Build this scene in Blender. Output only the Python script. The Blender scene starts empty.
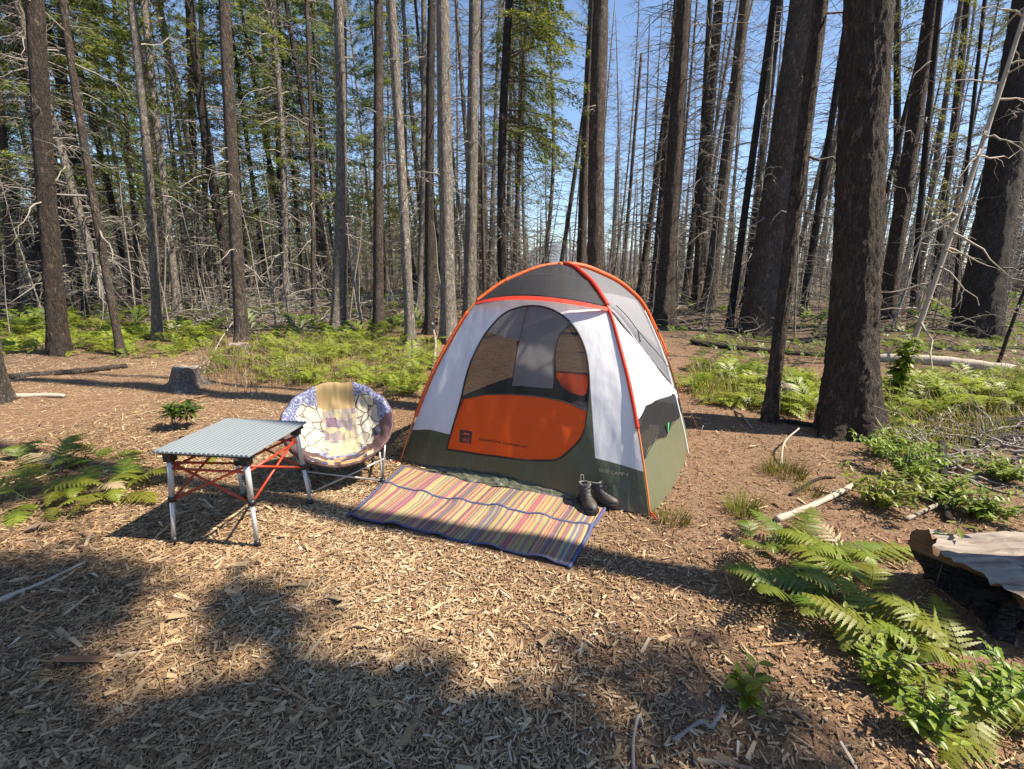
import bpy, math, random
import numpy as np
from mathutils import Vector, Matrix, noise

rng = np.random.default_rng(11)
random.seed(11)
C = bpy.context.scene.collection
scene = bpy.context.scene
R = math.radians

# ------------------------------------------------------------------ camera geometry
F, CX, CY, HC = 470.0, 512.0, 384.5, 1.6
PITCH = math.atan(116.0 / F)
FWD = np.array([0, math.cos(PITCH), -math.sin(PITCH)])
UPC = np.array([0, math.sin(PITCH), math.cos(PITCH)])
RGT = np.array([1.0, 0, 0])
EYE = np.array([0, 0, HC])

def ray(px, py):
    return FWD + RGT * (px - CX) / F + UPC * (CY - py) / F

def hz(x, y):
    """height of the forest floor: level in the camp, gently uneven further out"""
    x = np.asarray(x, float); y = np.asarray(y, float)
    d = np.sqrt((x * .8) ** 2 + (y - 3.5) ** 2)
    w = np.clip((d - 3.2) / 8, 0, 1)
    big = .16 * np.sin(x * .55 + 1.3) * np.cos(y * .47 + .4) + .10 * np.sin(x * 1.1 - y * .8) + .05 * np.sin(2.3 * x + 1.7 * y)
    small = .012 * np.sin(3.1 * x + 1.2) * np.sin(2.7 * y + .5) + .006 * np.sin(7 * x + 2 * y) + .004 * np.sin(11 * y - 5 * x)
    return big * w + small

def ground(px, py):
    d = ray(px, py)
    k = -HC / d[2]
    p = EYE + d * k
    return float(p[0]), float(p[1])

def gz(x, y): return float(hz(x, y))
def at_z(px, py, z):
    d = ray(px, py); k = (z - HC) / d[2]; return float(d[0] * k), float(d[1] * k)

def project(P):
    q = np.asarray(P) - EYE
    z = q @ FWD
    return np.stack([CX + F * (q @ RGT) / z, CY - F * (q @ UPC) / z], -1)

# sun: from the right and a little behind the camera
SUN_EL, SUN_AZ = R(52), math.atan2(-.16, 1.0)
SUN = np.array([math.cos(SUN_EL) * math.cos(SUN_AZ), math.cos(SUN_EL) * math.sin(SUN_AZ), math.sin(SUN_EL)])

# ------------------------------------------------------------------ mesh helpers
class MB:
    def __init__(s): s.v = []; s.f = []; s.m = []; s.n = 0; s.a = []
    def add(s, V, Fc, mi=0, tone=None):
        V = np.asarray(V, np.float32).reshape(-1, 3)
        s.v.append(V)
        for f in (Fc if isinstance(Fc, list) else [Fc]):
            f = np.asarray(f, np.int64)
            if f.size == 0: continue
            s.f.append(f + s.n); s.m.append(np.full(len(f), mi) if np.isscalar(mi) else np.asarray(mi))
        t = np.zeros(len(V), np.float32) if tone is None else np.broadcast_to(np.asarray(tone, np.float32), (len(V),))
        s.a.append(t); s.n += len(V); return s
    def build(s, name, mats, parent=None, smooth=True, tone=False):
        me = bpy.data.meshes.new(name)
        V = np.concatenate(s.v)
        me.vertices.add(len(V)); me.vertices.foreach_set('co', V.ravel())
        tot = np.concatenate([np.full(len(f), f.shape[1]) for f in s.f])
        loops = np.concatenate([f.ravel() for f in s.f])
        me.loops.add(len(loops)); me.loops.foreach_set('vertex_index', loops.astype(np.int32))
        me.polygons.add(len(tot))
        st = np.zeros(len(tot), np.int32); st[1:] = np.cumsum(tot)[:-1]
        me.polygons.foreach_set('loop_start', st)
        try: me.polygons.foreach_set('loop_total', tot.astype(np.int32))
        except Exception: pass
        me.polygons.foreach_set('material_index', np.concatenate(s.m).astype(np.int32))
        me.polygons.foreach_set('use_smooth', np.full(len(tot), smooth))
        for m in (mats if isinstance(mats, (list, tuple)) else [mats]): me.materials.append(m)
        if tone:
            at = me.attributes.new('tone', 'FLOAT', 'POINT'); at.data.foreach_set('value', np.concatenate(s.a))
        me.update(); me.validate()
        o = bpy.data.objects.new(name, me); C.objects.link(o)
        if parent is not None: o.parent = parent
        return o

def tubes(P, Rad, sides=3, cap=False):
    """batch of M tubes with K points: P (M,K,3), Rad (M,K)"""
    P = np.asarray(P, float); Rad = np.asarray(Rad, float)
    if P.ndim == 2: P = P[None]; Rad = np.broadcast_to(Rad, P.shape[1])[None]
    M, K, _ = P.shape
    T = np.gradient(P, axis=1); T /= np.linalg.norm(T, axis=2, keepdims=True) + 1e-9
    mean = T.mean(1, keepdims=True)
    ref = np.where(np.abs(mean[..., 2:3]) < .8, np.array([0, 0, 1.]), np.array([1., 0, 0]))
    A = np.cross(T, ref); A /= np.linalg.norm(A, axis=2, keepdims=True) + 1e-9
    B = np.cross(T, A)
    th = np.arange(sides) / sides * 2 * np.pi
    ring = A[:, :, None] * np.cos(th)[None, None, :, None] + B[:, :, None] * np.sin(th)[None, None, :, None]
    V = P[:, :, None] + ring * Rad[:, :, None, None]
    idx = np.arange(M * K * sides).reshape(M, K, sides)
    a = idx[:, :-1]; b = idx[:, 1:]
    Fq = np.stack([a, np.roll(a, -1, 2), np.roll(b, -1, 2), b], -1).reshape(-1, 4)
    fs = [Fq]
    if cap: fs += [idx[:, 0, ::-1], idx[:, -1]]
    return V.reshape(-1, 3), fs

def tube1(mb, pts, rad, sides=8, mi=0, cap=True, tone=None):
    pts = np.asarray(pts, float)
    V, f = tubes(pts, np.broadcast_to(np.asarray(rad, float), (len(pts),)), sides, cap)
    mb.add(V, f, mi, tone); return mb

def box(mb, lo, hi, mi=0, M=None):
    x0, y0, z0 = lo; x1, y1, z1 = hi
    V = np.array([[x0,y0,z0],[x1,y0,z0],[x1,y1,z0],[x0,y1,z0],[x0,y0,z1],[x1,y0,z1],[x1,y1,z1],[x0,y1,z1]], float)
    if M is not None: V = V @ np.array(M.to_3x3()).T + np.array(M.translation)
    f = np.array([[3,2,1,0],[4,5,6,7],[0,1,5,4],[1,2,6,5],[2,3,7,6],[3,0,4,7]])
    return mb.add(V, f, mi)

def gridf(n, m, wrap=False):
    i = np.arange(n * m).reshape(n, m)
    if wrap:
        j = np.roll(i, -1, 1); return np.stack([i[:-1], j[:-1], j[1:], i[1:]], -1).reshape(-1, 4)
    return np.stack([i[:-1, :-1], i[:-1, 1:], i[1:, 1:], i[1:, :-1]], -1).reshape(-1, 4)

def smooth_path(pts, n=40):
    """Catmull-Rom through the points"""
    p = np.asarray(pts, float); p = np.vstack([2 * p[0] - p[1], p, 2 * p[-1] - p[-2]])
    k = len(p) - 3; out = []
    for u in np.linspace(0, k - 1e-6, n):
        i = int(u); t = u - i; a, b, c, d = p[i:i + 4]
        out.append(.5 * (2 * b + (c - a) * t + (2 * a - 5 * b + 4 * c - d) * t * t + (3 * b - a - 3 * c + d) * t ** 3))
    return np.array(out)

def thing(name, label, cat, loc=(0, 0, 0), rz=0., group=None):
    o = bpy.data.objects.new(name, None); C.objects.link(o)
    o.empty_display_size = .1
    o.location = loc; o.rotation_euler = (0, 0, rz)
    tag(o, label, cat, group); return o
def tag(o, label=None, cat=None, group=None, kind=None):
    if label: o['label'] = label
    if cat: o['category'] = cat
    if group: o['group'] = group
    if kind: o['kind'] = kind
    return o
def dup(root, loc, rz=0., scale=None, label=None, group=None):
    r = root.copy(); C.objects.link(r); r.location = loc
    r.rotation_euler = (root.rotation_euler[0], root.rotation_euler[1], rz)
    if scale is not None: r.scale = scale if hasattr(scale, '__len__') else (scale,) * 3
    if label: r['label'] = label
    if group: r['group'] = group
    for ch in list(root.children):
        c = ch.copy(); C.objects.link(c); c.parent = r
    return r

# ------------------------------------------------------------------ materials
def newmat(name):
    m = bpy.data.materials.new(name); m.use_nodes = True
    nt = m.node_tree
    return m, nt, nt.nodes['Principled BSDF'], nt.nodes['Material Output']
def nd(nt, t, ins=None, **props):
    n = nt.nodes.new(t)
    for k, v in props.items(): setattr(n, k, v)
    for k, v in (ins or {}).items():
        if isinstance(v, bpy.types.NodeSocket): nt.links.new(v, n.inputs[k])
        else: n.inputs[k].default_value = v
    return n
def coords(nt, scale=(1, 1, 1), kind='Object'):
    tc = nd(nt, 'ShaderNodeTexCoord')
    return nd(nt, 'ShaderNodeMapping', {'Vector': tc.outputs[kind], 'Scale': scale}).outputs[0]
def ramp(nt, fac, stops, interp='LINEAR'):
    n = nd(nt, 'ShaderNodeValToRGB', {'Fac': fac}); cr = n.color_ramp; cr.interpolation = interp
    while len(cr.elements) < len(stops): cr.elements.new(.5)
    for e, (p, c) in zip(cr.elements, stops): e.position = p; e.color = (*c, 1)
    return n.outputs[0]
def mixc(nt, fac, a, b, mode='MIX'):
    n = nd(nt, 'ShaderNodeMix', data_type='RGBA', blend_type=mode)
    for s, v in ((n.inputs[0], fac), (n.inputs[6], a), (n.inputs[7], b)):
        if isinstance(v, bpy.types.NodeSocket): nt.links.new(v, s)
        else: s.default_value = v if not isinstance(v, tuple) or len(v) == 4 else (*v, 1)
    return n.outputs[2]
def math_(nt, op, a, b=None):
    n = nd(nt, 'ShaderNodeMath', operation=op)
    for s, v in ((n.inputs[0], a), (n.inputs[1], b)):
        if v is None: continue
        if isinstance(v, bpy.types.NodeSocket): nt.links.new(v, s)
        else: s.default_value = v
    return n.outputs[0]
def bump(nt, bs, h, strength=.5, dist=.01):
    b = nd(nt, 'ShaderNodeBump', {'Height': h, 'Strength': strength, 'Distance': dist})
    nt.links.new(b.outputs[0], bs.inputs['Normal'])
def noise_(nt, v, scale, detail=4, rough=.6, out=0):
    return nd(nt, 'ShaderNodeTexNoise', {'Vector': v, 'Scale': scale, 'Detail': detail, 'Roughness': rough}).outputs[out]

def simple(name, col, rough=.6, metal=0., var=.15, scale=20, bmp=0.):
    m, nt, bs, o = newmat(name)
    v = coords(nt); n = noise_(nt, v, scale)
    c = mixc(nt, n, tuple(x * (1 - var) for x in col), tuple(min(1, x * (1 + var)) for x in col))
    nt.links.new(c, bs.inputs['Base Color'])
    bs.inputs['Roughness'].default_value = rough; bs.inputs['Metallic'].default_value = metal
    if bmp: bump(nt, bs, n, bmp, .004)
    return m

def fabric(name, col, trans=.25, rough=.55, wr=.35, scale=5):
    m, nt, bs, o = newmat(name)
    v = coords(nt)
    n = noise_(nt, coords(nt, (1, 1, .45)), scale, 3, .5); fine = noise_(nt, v, 380, 2)
    c = mixc(nt, noise_(nt, v, 2.5), tuple(x * .93 for x in col), col)
    nt.links.new(c, bs.inputs['Base Color']); bs.inputs['Roughness'].default_value = rough
    h = math_(nt, 'ADD', n, math_(nt, 'MULTIPLY', fine, .02))
    bump(nt, bs, h, wr, .03)
    tr = nd(nt, 'ShaderNodeBsdfTranslucent', {'Color': (*col, 1)})
    mx = nd(nt, 'ShaderNodeMixShader', {'Fac': trans, 1: bs.outputs[0], 2: tr.outputs[0]})
    nt.links.new(mx.outputs[0], o.inputs[0]); return m

def meshcloth(name, col, open_=.5):
    m, nt, bs, o = newmat(name)
    bs.inputs['Base Color'].default_value = (*col, 1); bs.inputs['Roughness'].default_value = .7
    tp = nd(nt, 'ShaderNodeBsdfTransparent')
    n = noise_(nt, coords(nt), 3.0)
    f = math_(nt, 'ADD', math_(nt, 'MULTIPLY', n, .12), open_ - .06)
    mx = nd(nt, 'ShaderNodeMixShader', {'Fac': f, 1: bs.outputs[0], 2: tp.outputs[0]})
    nt.links.new(mx.outputs[0], o.inputs[0]); return m

def leafmat(name, c0, c1, trans=.35, rough=.45, attr=True):
    m, nt, bs, o = newmat(name)
    if attr: f = nd(nt, 'ShaderNodeAttribute', attribute_name='tone').outputs['Fac']
    else: f = noise_(nt, coords(nt), 3)
    oi = nd(nt, 'ShaderNodeObjectInfo').outputs['Random']
    c = mixc(nt, f, c0, c1)
    hs = nd(nt, 'ShaderNodeHueSaturation', {'Color': c, 'Hue': math_(nt, 'ADD', math_(nt, 'MULTIPLY', oi, .05), .47), 'Value': math_(nt, 'ADD', math_(nt, 'MULTIPLY', oi, .3), .85)})
    nt.links.new(hs.outputs[0], bs.inputs['Base Color']); bs.inputs['Roughness'].default_value = rough
    tr = nd(nt, 'ShaderNodeBsdfTranslucent', {'Color': hs.outputs[0]})
    mx = nd(nt, 'ShaderNodeMixShader', {'Fac': trans, 1: bs.outputs[0], 2: tr.outputs[0]})
    nt.links.new(mx.outputs[0], o.inputs[0]); return m

def bark(name, dark, light, scale=1.0, lich=.3):
    m, nt, bs, o = newmat(name)
    oi = nd(nt, 'ShaderNodeObjectInfo').outputs['Random']
    off = nd(nt, 'ShaderNodeCombineXYZ', {'X': math_(nt, 'MULTIPLY', oi, 37.), 'Z': math_(nt, 'MULTIPLY', oi, 91.)}).outputs[0]
    tc = nd(nt, 'ShaderNodeTexCoord')
    base = nd(nt, 'ShaderNodeVectorMath', {0: tc.outputs['Object'], 1: off}, operation='ADD').outputs[0]
    vs = nd(nt, 'ShaderNodeMapping', {'Vector': base, 'Scale': (26 * scale, 26 * scale, 12 * scale)}).outputs[0]
    wob = noise_(nt, base, 22 * scale, 4, .7, out=1)
    vw = nd(nt, 'ShaderNodeVectorMath', {0: vs, 1: nd(nt, 'ShaderNodeVectorMath', {0: wob, 'Scale': 2.6}, operation='SCALE').outputs[0]}, operation='ADD').outputs[0]
    vor = nd(nt, 'ShaderNodeTexVoronoi', {'Vector': vw, 'Scale': 1.0}).outputs
    rid = noise_(nt, nd(nt, 'ShaderNodeMapping', {'Vector': base, 'Scale': (30 * scale, 30 * scale, 5 * scale)}).outputs[0], 1.0, 5, .65)
    ridge = math_(nt, 'ABSOLUTE', math_(nt, 'SUBTRACT', rid, .5))
    fiss = ramp(nt, ridge, [(0, (1, 1, 1)), (.07, (0, 0, 0))])
    n1 = noise_(nt, nd(nt, 'ShaderNodeMapping', {'Vector': base, 'Scale': (85, 85, 34)}).outputs[0], 1.0, 6, .75)
    n2 = noise_(nt, base, 1.3, 5, .7)
    c = mixc(nt, ramp(nt, n1, [(.3, (0, 0, 0)), (.72, (1, 1, 1))]), dark, light)
    cellr = nd(nt, 'ShaderNodeSeparateColor', {'Color': vor['Color']}).outputs
    c = mixc(nt, ramp(nt, cellr[0], [(.8, (0, 0, 0)), (.95, (.75, .75, .75))]), c, tuple(x * 1.5 for x in light))
    c = mixc(nt, ramp(nt, cellr[1], [(.6, (0, 0, 0)), (.9, (.5, .5, .5))]), c, tuple(x * .8 for x in dark))
    lic = ramp(nt, n2, [(.50, (0, 0, 0)), (.70, (1, 1, 1))])
    c = mixc(nt, math_(nt, 'MULTIPLY', lic, lich), c, (.34, .32, .28))
    c = mixc(nt, math_(nt, 'MULTIPLY', fiss, .7), c, tuple(x * .5 for x in dark))
    hs = nd(nt, 'ShaderNodeHueSaturation', {'Color': c, 'Value': math_(nt, 'ADD', math_(nt, 'MULTIPLY', oi, .5), .75)})
    nt.links.new(hs.outputs[0], bs.inputs['Base Color']); bs.inputs['Roughness'].default_value = .92
    h = math_(nt, 'ADD', math_(nt, 'SUBTRACT', math_(nt, 'MULTIPLY', n1, .9), math_(nt, 'MULTIPLY', fiss, .6)), math_(nt, 'SUBTRACT', 1., vor['Distance']))
    bump(nt, bs, h, 1.0, .05); return m

def wood(name, c0, c1, grain=(30, 30, 2), dark=.3):
    m, nt, bs, o = newmat(name)
    v = coords(nt, grain); n = noise_(nt, v, 1.0, 6, .7); n2 = noise_(nt, coords(nt), 5, 4)
    c = mixc(nt, n, c0, c1)
    c = mixc(nt, ramp(nt, n2, [(.5, (0, 0, 0)), (.7, (dark,) * 3)]), c, tuple(x * .4 for x in c0))
    nt.links.new(c, bs.inputs['Base Color']); bs.inputs['Roughness'].default_value = .85
    bump(nt, bs, n, .7, .01); return m

M = {}
M['white'] = fabric('white_nylon', (.78, .78, .82), .30, wr=.7)
M['orange'] = fabric('orange_nylon', (.92, .115, .008), .45, wr=.5)
M['red'] = fabric('red_nylon', (.60, .035, .012), .15)
M['sleeve'] = fabric('orange_sleeve', (.72, .12, .02), .2, scale=30)
M['olive'] = fabric('olive_nylon', (.075, .08, .045), .06, rough=.38, wr=.8, scale=7)
for _m in ('olive',):
    nt = M[_m].node_tree; bs = nt.nodes['Principled BSDF']; lk = bs.inputs['Base Color'].links[0].from_socket
    tc = nd(nt, 'ShaderNodeTexCoord').outputs['Object']; zz = nd(nt, 'ShaderNodeSeparateXYZ', {'Vector': tc}).outputs[2]
    dz = math_(nt, 'ADD', zz, math_(nt, 'MULTIPLY', noise_(nt, tc, 9, 5), .16))
    nt.links.new(mixc(nt, ramp(nt, dz, [(.08, (.55, .55, .55)), (.2, (0, 0, 0))]), lk, (.17, .12, .08)), bs.inputs['Base Color'])
M['olive_sunlit'] = fabric('olive_nylon_sunlit', (.13, .135, .08), .06, rough=.4)  # paler copy of the olive cloth: sunlight on the right wall painted in
M['sheet'] = fabric('groundsheet', (.11, .11, .075), .05, rough=.3, wr=1.0, scale=12)
M['mesh'] = meshcloth('tent_mesh', (.016, .016, .018), .42)
M['roofmesh'] = meshcloth('roof_mesh', (.022, .022, .026), .32)
M['greymesh'] = meshcloth('grey_mesh', (.20, .20, .22), .38)
M['black'] = simple('black_webbing', (.015, .015, .017), .7)
M['pole'] = simple('orange_pole', (.55, .16, .04), .35)
M['whitecord'] = simple('white_cord', (.75, .75, .75), .5)
M['alu'] = simple('aluminium', (.52, .53, .53), .5, .35)
M['redtube'] = simple('red_tube', (.36, .040, .014), .4)
M['blackplastic'] = simple('black_plastic', (.012, .012, .014), .45)
M['steel'] = simple('grey_steel', (.36, .35, .33), .35, .6)
M['badge'] = simple('badge_brown', (.045, .022, .018), .6)
M['badgetext'] = simple('badge_text', (.60, .09, .02), .6)
M['darktext'] = simple('dark_print', (.09, .012, .006), .6)
M['paletext'] = simple('pale_print', (.22, .22, .18), .6)
M['greentag'] = simple('green_tag', (.05, .55, .10), .6)
M['bedding'] = fabric('dark_bedding', (.045, .035, .055), .0, wr=1.0, scale=14)
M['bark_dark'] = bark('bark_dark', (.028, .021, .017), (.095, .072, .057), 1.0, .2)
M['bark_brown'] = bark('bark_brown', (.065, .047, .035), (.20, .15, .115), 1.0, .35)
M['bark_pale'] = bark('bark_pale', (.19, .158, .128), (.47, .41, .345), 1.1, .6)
M['bark_big'] = bark('bark_scaly', (.036, .023, .016), (.18, .128, .094), 1.1, .18)
M['twig'] = simple('dead_twig', (.24, .215, .185), .9, var=.4, scale=4)
M['twig_dark'] = simple('dark_twig', (.11, .095, .08), .9, var=.4, scale=4)
M['needle'] = leafmat('conifer_needles', (.07, .11, .02), (.26, .30, .055), .55)
M['fern'] = leafmat('fern_green', (.10, .15, .014), (.32, .37, .05), .55)
M['fern_dark'] = leafmat('fern_deep_green', (.055, .105, .012), (.20, .28, .035), .5)
M['undergrowth'] = leafmat('undergrowth_green', (.09, .14, .012), (.36, .38, .055), .5)
M['grass'] = leafmat('grass_blades', (.13, .17, .02), (.32, .30, .06), .45)
M['dry'] = leafmat('dry_stalks', (.22, .16, .08), (.46, .37, .22), .3)
M['leaf'] = leafmat('broad_leaf', (.10, .17, .015), (.32, .39, .05), .5, .4)
M['rhodo'] = leafmat('dark_leaf', (.03, .075, .012), (.10, .19, .025), .35, .3)
m, nt, bs, o_ = newmat('charred_wood'); v = coords(nt, (1, 1, 1))
vw = nd(nt, 'ShaderNodeVectorMath', {0: nd(nt, 'ShaderNodeMapping', {'Vector': v, 'Scale': (14, 34, 34)}).outputs[0], 1: noise_(nt, v, 12, 4, out=1)}, operation='ADD').outputs[0]
vo = nd(nt, 'ShaderNodeTexVoronoi', {'Vector': vw, 'Scale': 1.0}, feature='DISTANCE_TO_EDGE').outputs['Distance']; n_ = noise_(nt, v, 45, 6, .75)
nt.links.new(mixc(nt, ramp(nt, n_, [(.42, (0, 0, 0)), (.75, (1, 1, 1))]), (.010, .009, .009), (.085, .07, .06)), bs.inputs['Base Color']); bs.inputs['Roughness'].default_value = .7
bump(nt, bs, math_(nt, 'ADD', ramp(nt, vo, [(0, (0, 0, 0)), (.2, (1, 1, 1))]), n_), 1.0, .03); M['charred'] = m
M['greywood'] = wood('weathered_wood', (.085, .065, .05), (.45, .39, .325), (2.2, 60, 40), .9)
M['rotwood'] = wood('rotten_wood', (.10, .055, .03), (.30, .17, .09), (8, 60, 60), .6)
nt = M['greywood'].node_tree; bs = nt.nodes['Principled BSDF']; lk = bs.inputs['Base Color'].links[0].from_socket; v = coords(nt, (2.2, 16, 6))
pat = ramp(nt, noise_(nt, v, 1.0, 6, .7), [(.50, (0, 0, 0)), (.62, (.85, .85, .85))])
nt.links.new(mixc(nt, pat, lk, (.13, .08, .05)), bs.inputs['Base Color'])
M['palelog'] = wood('pale_log', (.26, .22, .17), (.50, .44, .36), (40, 40, 3))
M['cutwood'] = simple('sawn_end', (.48, .36, .22), .8, var=.25, scale=12)

def chipmat(name, stops):
    m, nt, bs, o = newmat(name)
    f = nd(nt, 'ShaderNodeAttribute', attribute_name='tone').outputs['Fac']
    c = ramp(nt, f, stops)
    n = noise_(nt, coords(nt, (1, 1, 1)), 60, 4)
    c = mixc(nt, math_(nt, 'MULTIPLY', n, .5), c, mixc(nt, 1.0, c, (.6, .55, .5), 'MULTIPLY'))
    nt.links.new(c, bs.inputs['Base Color']); bs.inputs['Roughness'].default_value = .8; return m
M['chips'] = chipmat('wood_chip', [(0, (.09, .052, .028)), (.3, (.24, .150, .078)), (.65, (.39, .27, .148)), (.92, (.50, .38, .235)), (1, (.56, .47, .35))])
M['litter'] = chipmat('needle_litter', [(0, (.07, .036, .018)), (.45, (.225, .115, .055)), (.8, (.35, .215, .11)), (1, (.50, .40, .25))])

def ground_mat():
    m, nt, bs, o = newmat('forest_floor')
    v = coords(nt)
    a = noise_(nt, v, 1.1, 5); b = noise_(nt, v, 9, 6, .7); c_ = noise_(nt, v, 70, 4, .7)
    c = mixc(nt, a, (.165, .085, .042), (.26, .15, .08))
    c = mixc(nt, ramp(nt, b, [(.4, (0, 0, 0)), (.65, (1, 1, 1))]), c, (.25, .165, .10))
    c = mixc(nt, ramp(nt, c_, [(.35, (.75, .75, .75)), (.6, (0, 0, 0))]), c, (.06, .038, .025))
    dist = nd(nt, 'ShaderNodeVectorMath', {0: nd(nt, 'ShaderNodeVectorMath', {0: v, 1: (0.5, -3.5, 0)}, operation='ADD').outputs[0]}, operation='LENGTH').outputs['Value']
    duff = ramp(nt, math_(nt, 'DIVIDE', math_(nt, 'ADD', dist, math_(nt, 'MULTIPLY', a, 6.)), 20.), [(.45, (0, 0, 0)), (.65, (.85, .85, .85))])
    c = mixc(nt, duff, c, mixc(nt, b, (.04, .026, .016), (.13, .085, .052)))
    nt.links.new(c, bs.inputs['Base Color']); bs.inputs['Roughness'].default_value = .95
    bump(nt, bs, math_(nt, 'ADD', math_(nt, 'MULTIPLY', b, .6), math_(nt, 'MULTIPLY', c_, .5)), .8, .03)
    return m
M['ground'] = ground_mat()
m, nt, bs, o_ = newmat('hazed_slope')
nt.links.new(mixc(nt, noise_(nt, coords(nt), .05, 5), (.10, .12, .15), (.17, .19, .22)), bs.inputs['Base Color']); bs.inputs['Roughness'].default_value = 1  # distance haze is mixed into the hill's colour as blue-grey
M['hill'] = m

# ------------------------------------------------------------------ setting: forest floor and the far hill
def build_ground():
    u = np.linspace(-1, 1, 380)
    xs = np.sinh(u * 7.6) / np.sinh(7.6) * 1500
    v = np.linspace(-.62, 1, 420)
    ys = np.sinh(v * 7.6) / np.sinh(7.6) * 1500 + 2.5
    X, Y = np.meshgrid(xs, ys)
    Z = hz(X, Y) * np.clip((300 - np.hypot(X, Y)) / 200, 0, 1)
    rough = np.array([noise.noise((a * 9, b * 9, 0)) for a, b in zip(X.ravel(), Y.ravel())]).reshape(X.shape)
    Z = Z + rough * .008 * (np.hypot(X, Y) < 40)
    mb = MB(); mb.add(np.stack([X, Y, Z], -1), gridf(*X.shape))
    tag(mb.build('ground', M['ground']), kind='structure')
build_ground()

def build_hill():
    n = 90
    th = np.linspace(-.5, .62, n); D = 1150.
    prof = 16 + 46 * np.exp(-((th - .075) / .05) ** 2) + 30 * np.exp(-((th - .2) / .1) ** 2) + 22 * np.exp(-((th + .15) / .12) ** 2)
    prof = prof + np.array([7 * noise.fractal((t * 22, 0, 3), .8, 2., 5) for t in th])
    V = []
    for k, (dd, s) in enumerate(((0, -.05), (60, .45), (120, .8), (170, 1.0), (260, .6), (400, -.05))):
        for i in range(n):
            jit = 5 * noise.noise((th[i] * 60, k * 3.1, 0)) if s > 0 else 0
            V.append(((D + dd) * math.sin(th[i]), (D + dd) * math.cos(th[i]), prof[i] * s + jit))
    mb = MB(); mb.add(np.array(V), gridf(6, n))
    tag(mb.build('hill', M['hill']), kind='structure')
build_hill()

# ------------------------------------------------------------------ trees
def trunk_mb(axis, height, r0, detail=1, flare=.5, curve=0., seed=0, taper=.55, bumpy=.04, start=-.25):
    """trunk from the origin along axis; rings closer together near the ground"""
    rs = np.random.default_rng(seed)
    nr = int(26 * detail) + 8; ns = int(9 * detail) + 5
    if detail > 2.5: nr = int(nr * 2.2); ns = int(ns * 1.7)
    h = start + (height - start) * np.linspace(0, 1, nr) ** 1.35
    ax = np.asarray(axis, float); ax = ax / ax[2]
    bend = rs.normal(0, 1, 2) * curve
    P = ax[None] * h[:, None]
    w = np.clip(h, 0, None) / height
    P[:, 0] += bend[0] * np.sin(w * np.pi) + .3 * bend[1] * np.sin(w * 2 * np.pi)
    P[:, 1] += bend[1] * np.sin(w * np.pi)
    rad = r0 * (1 - taper * np.clip(h, 0, None) / height) * (1 + flare * np.exp(-np.clip(h, 0, None) / (r0 * 2.4)))
    th = np.arange(ns) / ns * 2 * np.pi
    ph = rs.uniform(0, 6, 3)
    V = np.zeros((nr, ns, 3))
    for i in range(nr):
        root = 1 + flare * .45 * math.exp(-max(h[i], 0) / (r0 * 1.6)) * (np.sin(th * 3 + ph[0]) * .6 + np.sin(th * 5 + ph[1]) * .5)
        for j in range(ns):
            q = (math.cos(th[j]) * 2.2, math.sin(th[j]) * 2.2 + seed * 7.3, h[i] * 1.6)
            d = noise.noise(q) * 1.2
            if detail > 2:
                q2 = (math.cos(th[j]) * r0 * 26, math.sin(th[j]) * r0 * 26 + seed, h[i] * 11)
                d += noise.noise(q2) * .9 + 1.0 * abs(noise.noise((q2[0] * 1.6, q2[1] * 1.6, q2[2] * 1.4)))
                if detail > 2.5: d += (.012 / r0 / bumpy) * (abs(noise.noise((math.cos(th[j]) * r0 * 40 + seed, math.sin(th[j]) * r0 * 40, h[i] * 22))) * 1.2 + .5 * noise.noise((math.cos(th[j]) * r0 * 85, math.sin(th[j]) * r0 * 85 + seed, h[i] * 50)) - .45) - .45
            rr = rad[i] * root[j] * (1 + bumpy * d)
            V[i, j] = (P[i, 0] + math.cos(th[j]) * rr, P[i, 1] + math.sin(th[j]) * rr, P[i, 2])
    mb = MB(); mb.add(V.reshape(-1, 3), [gridf(nr, ns, True), np.arange((nr - 1) * ns, nr * ns)[None]])
    fc = lambda z: np.array([np.interp(z, h, P[:, 0]), np.interp(z, h, P[:, 1]), z])
    fr = lambda z: float(np.interp(z, h, rad))
    return mb, fc, fr

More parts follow.
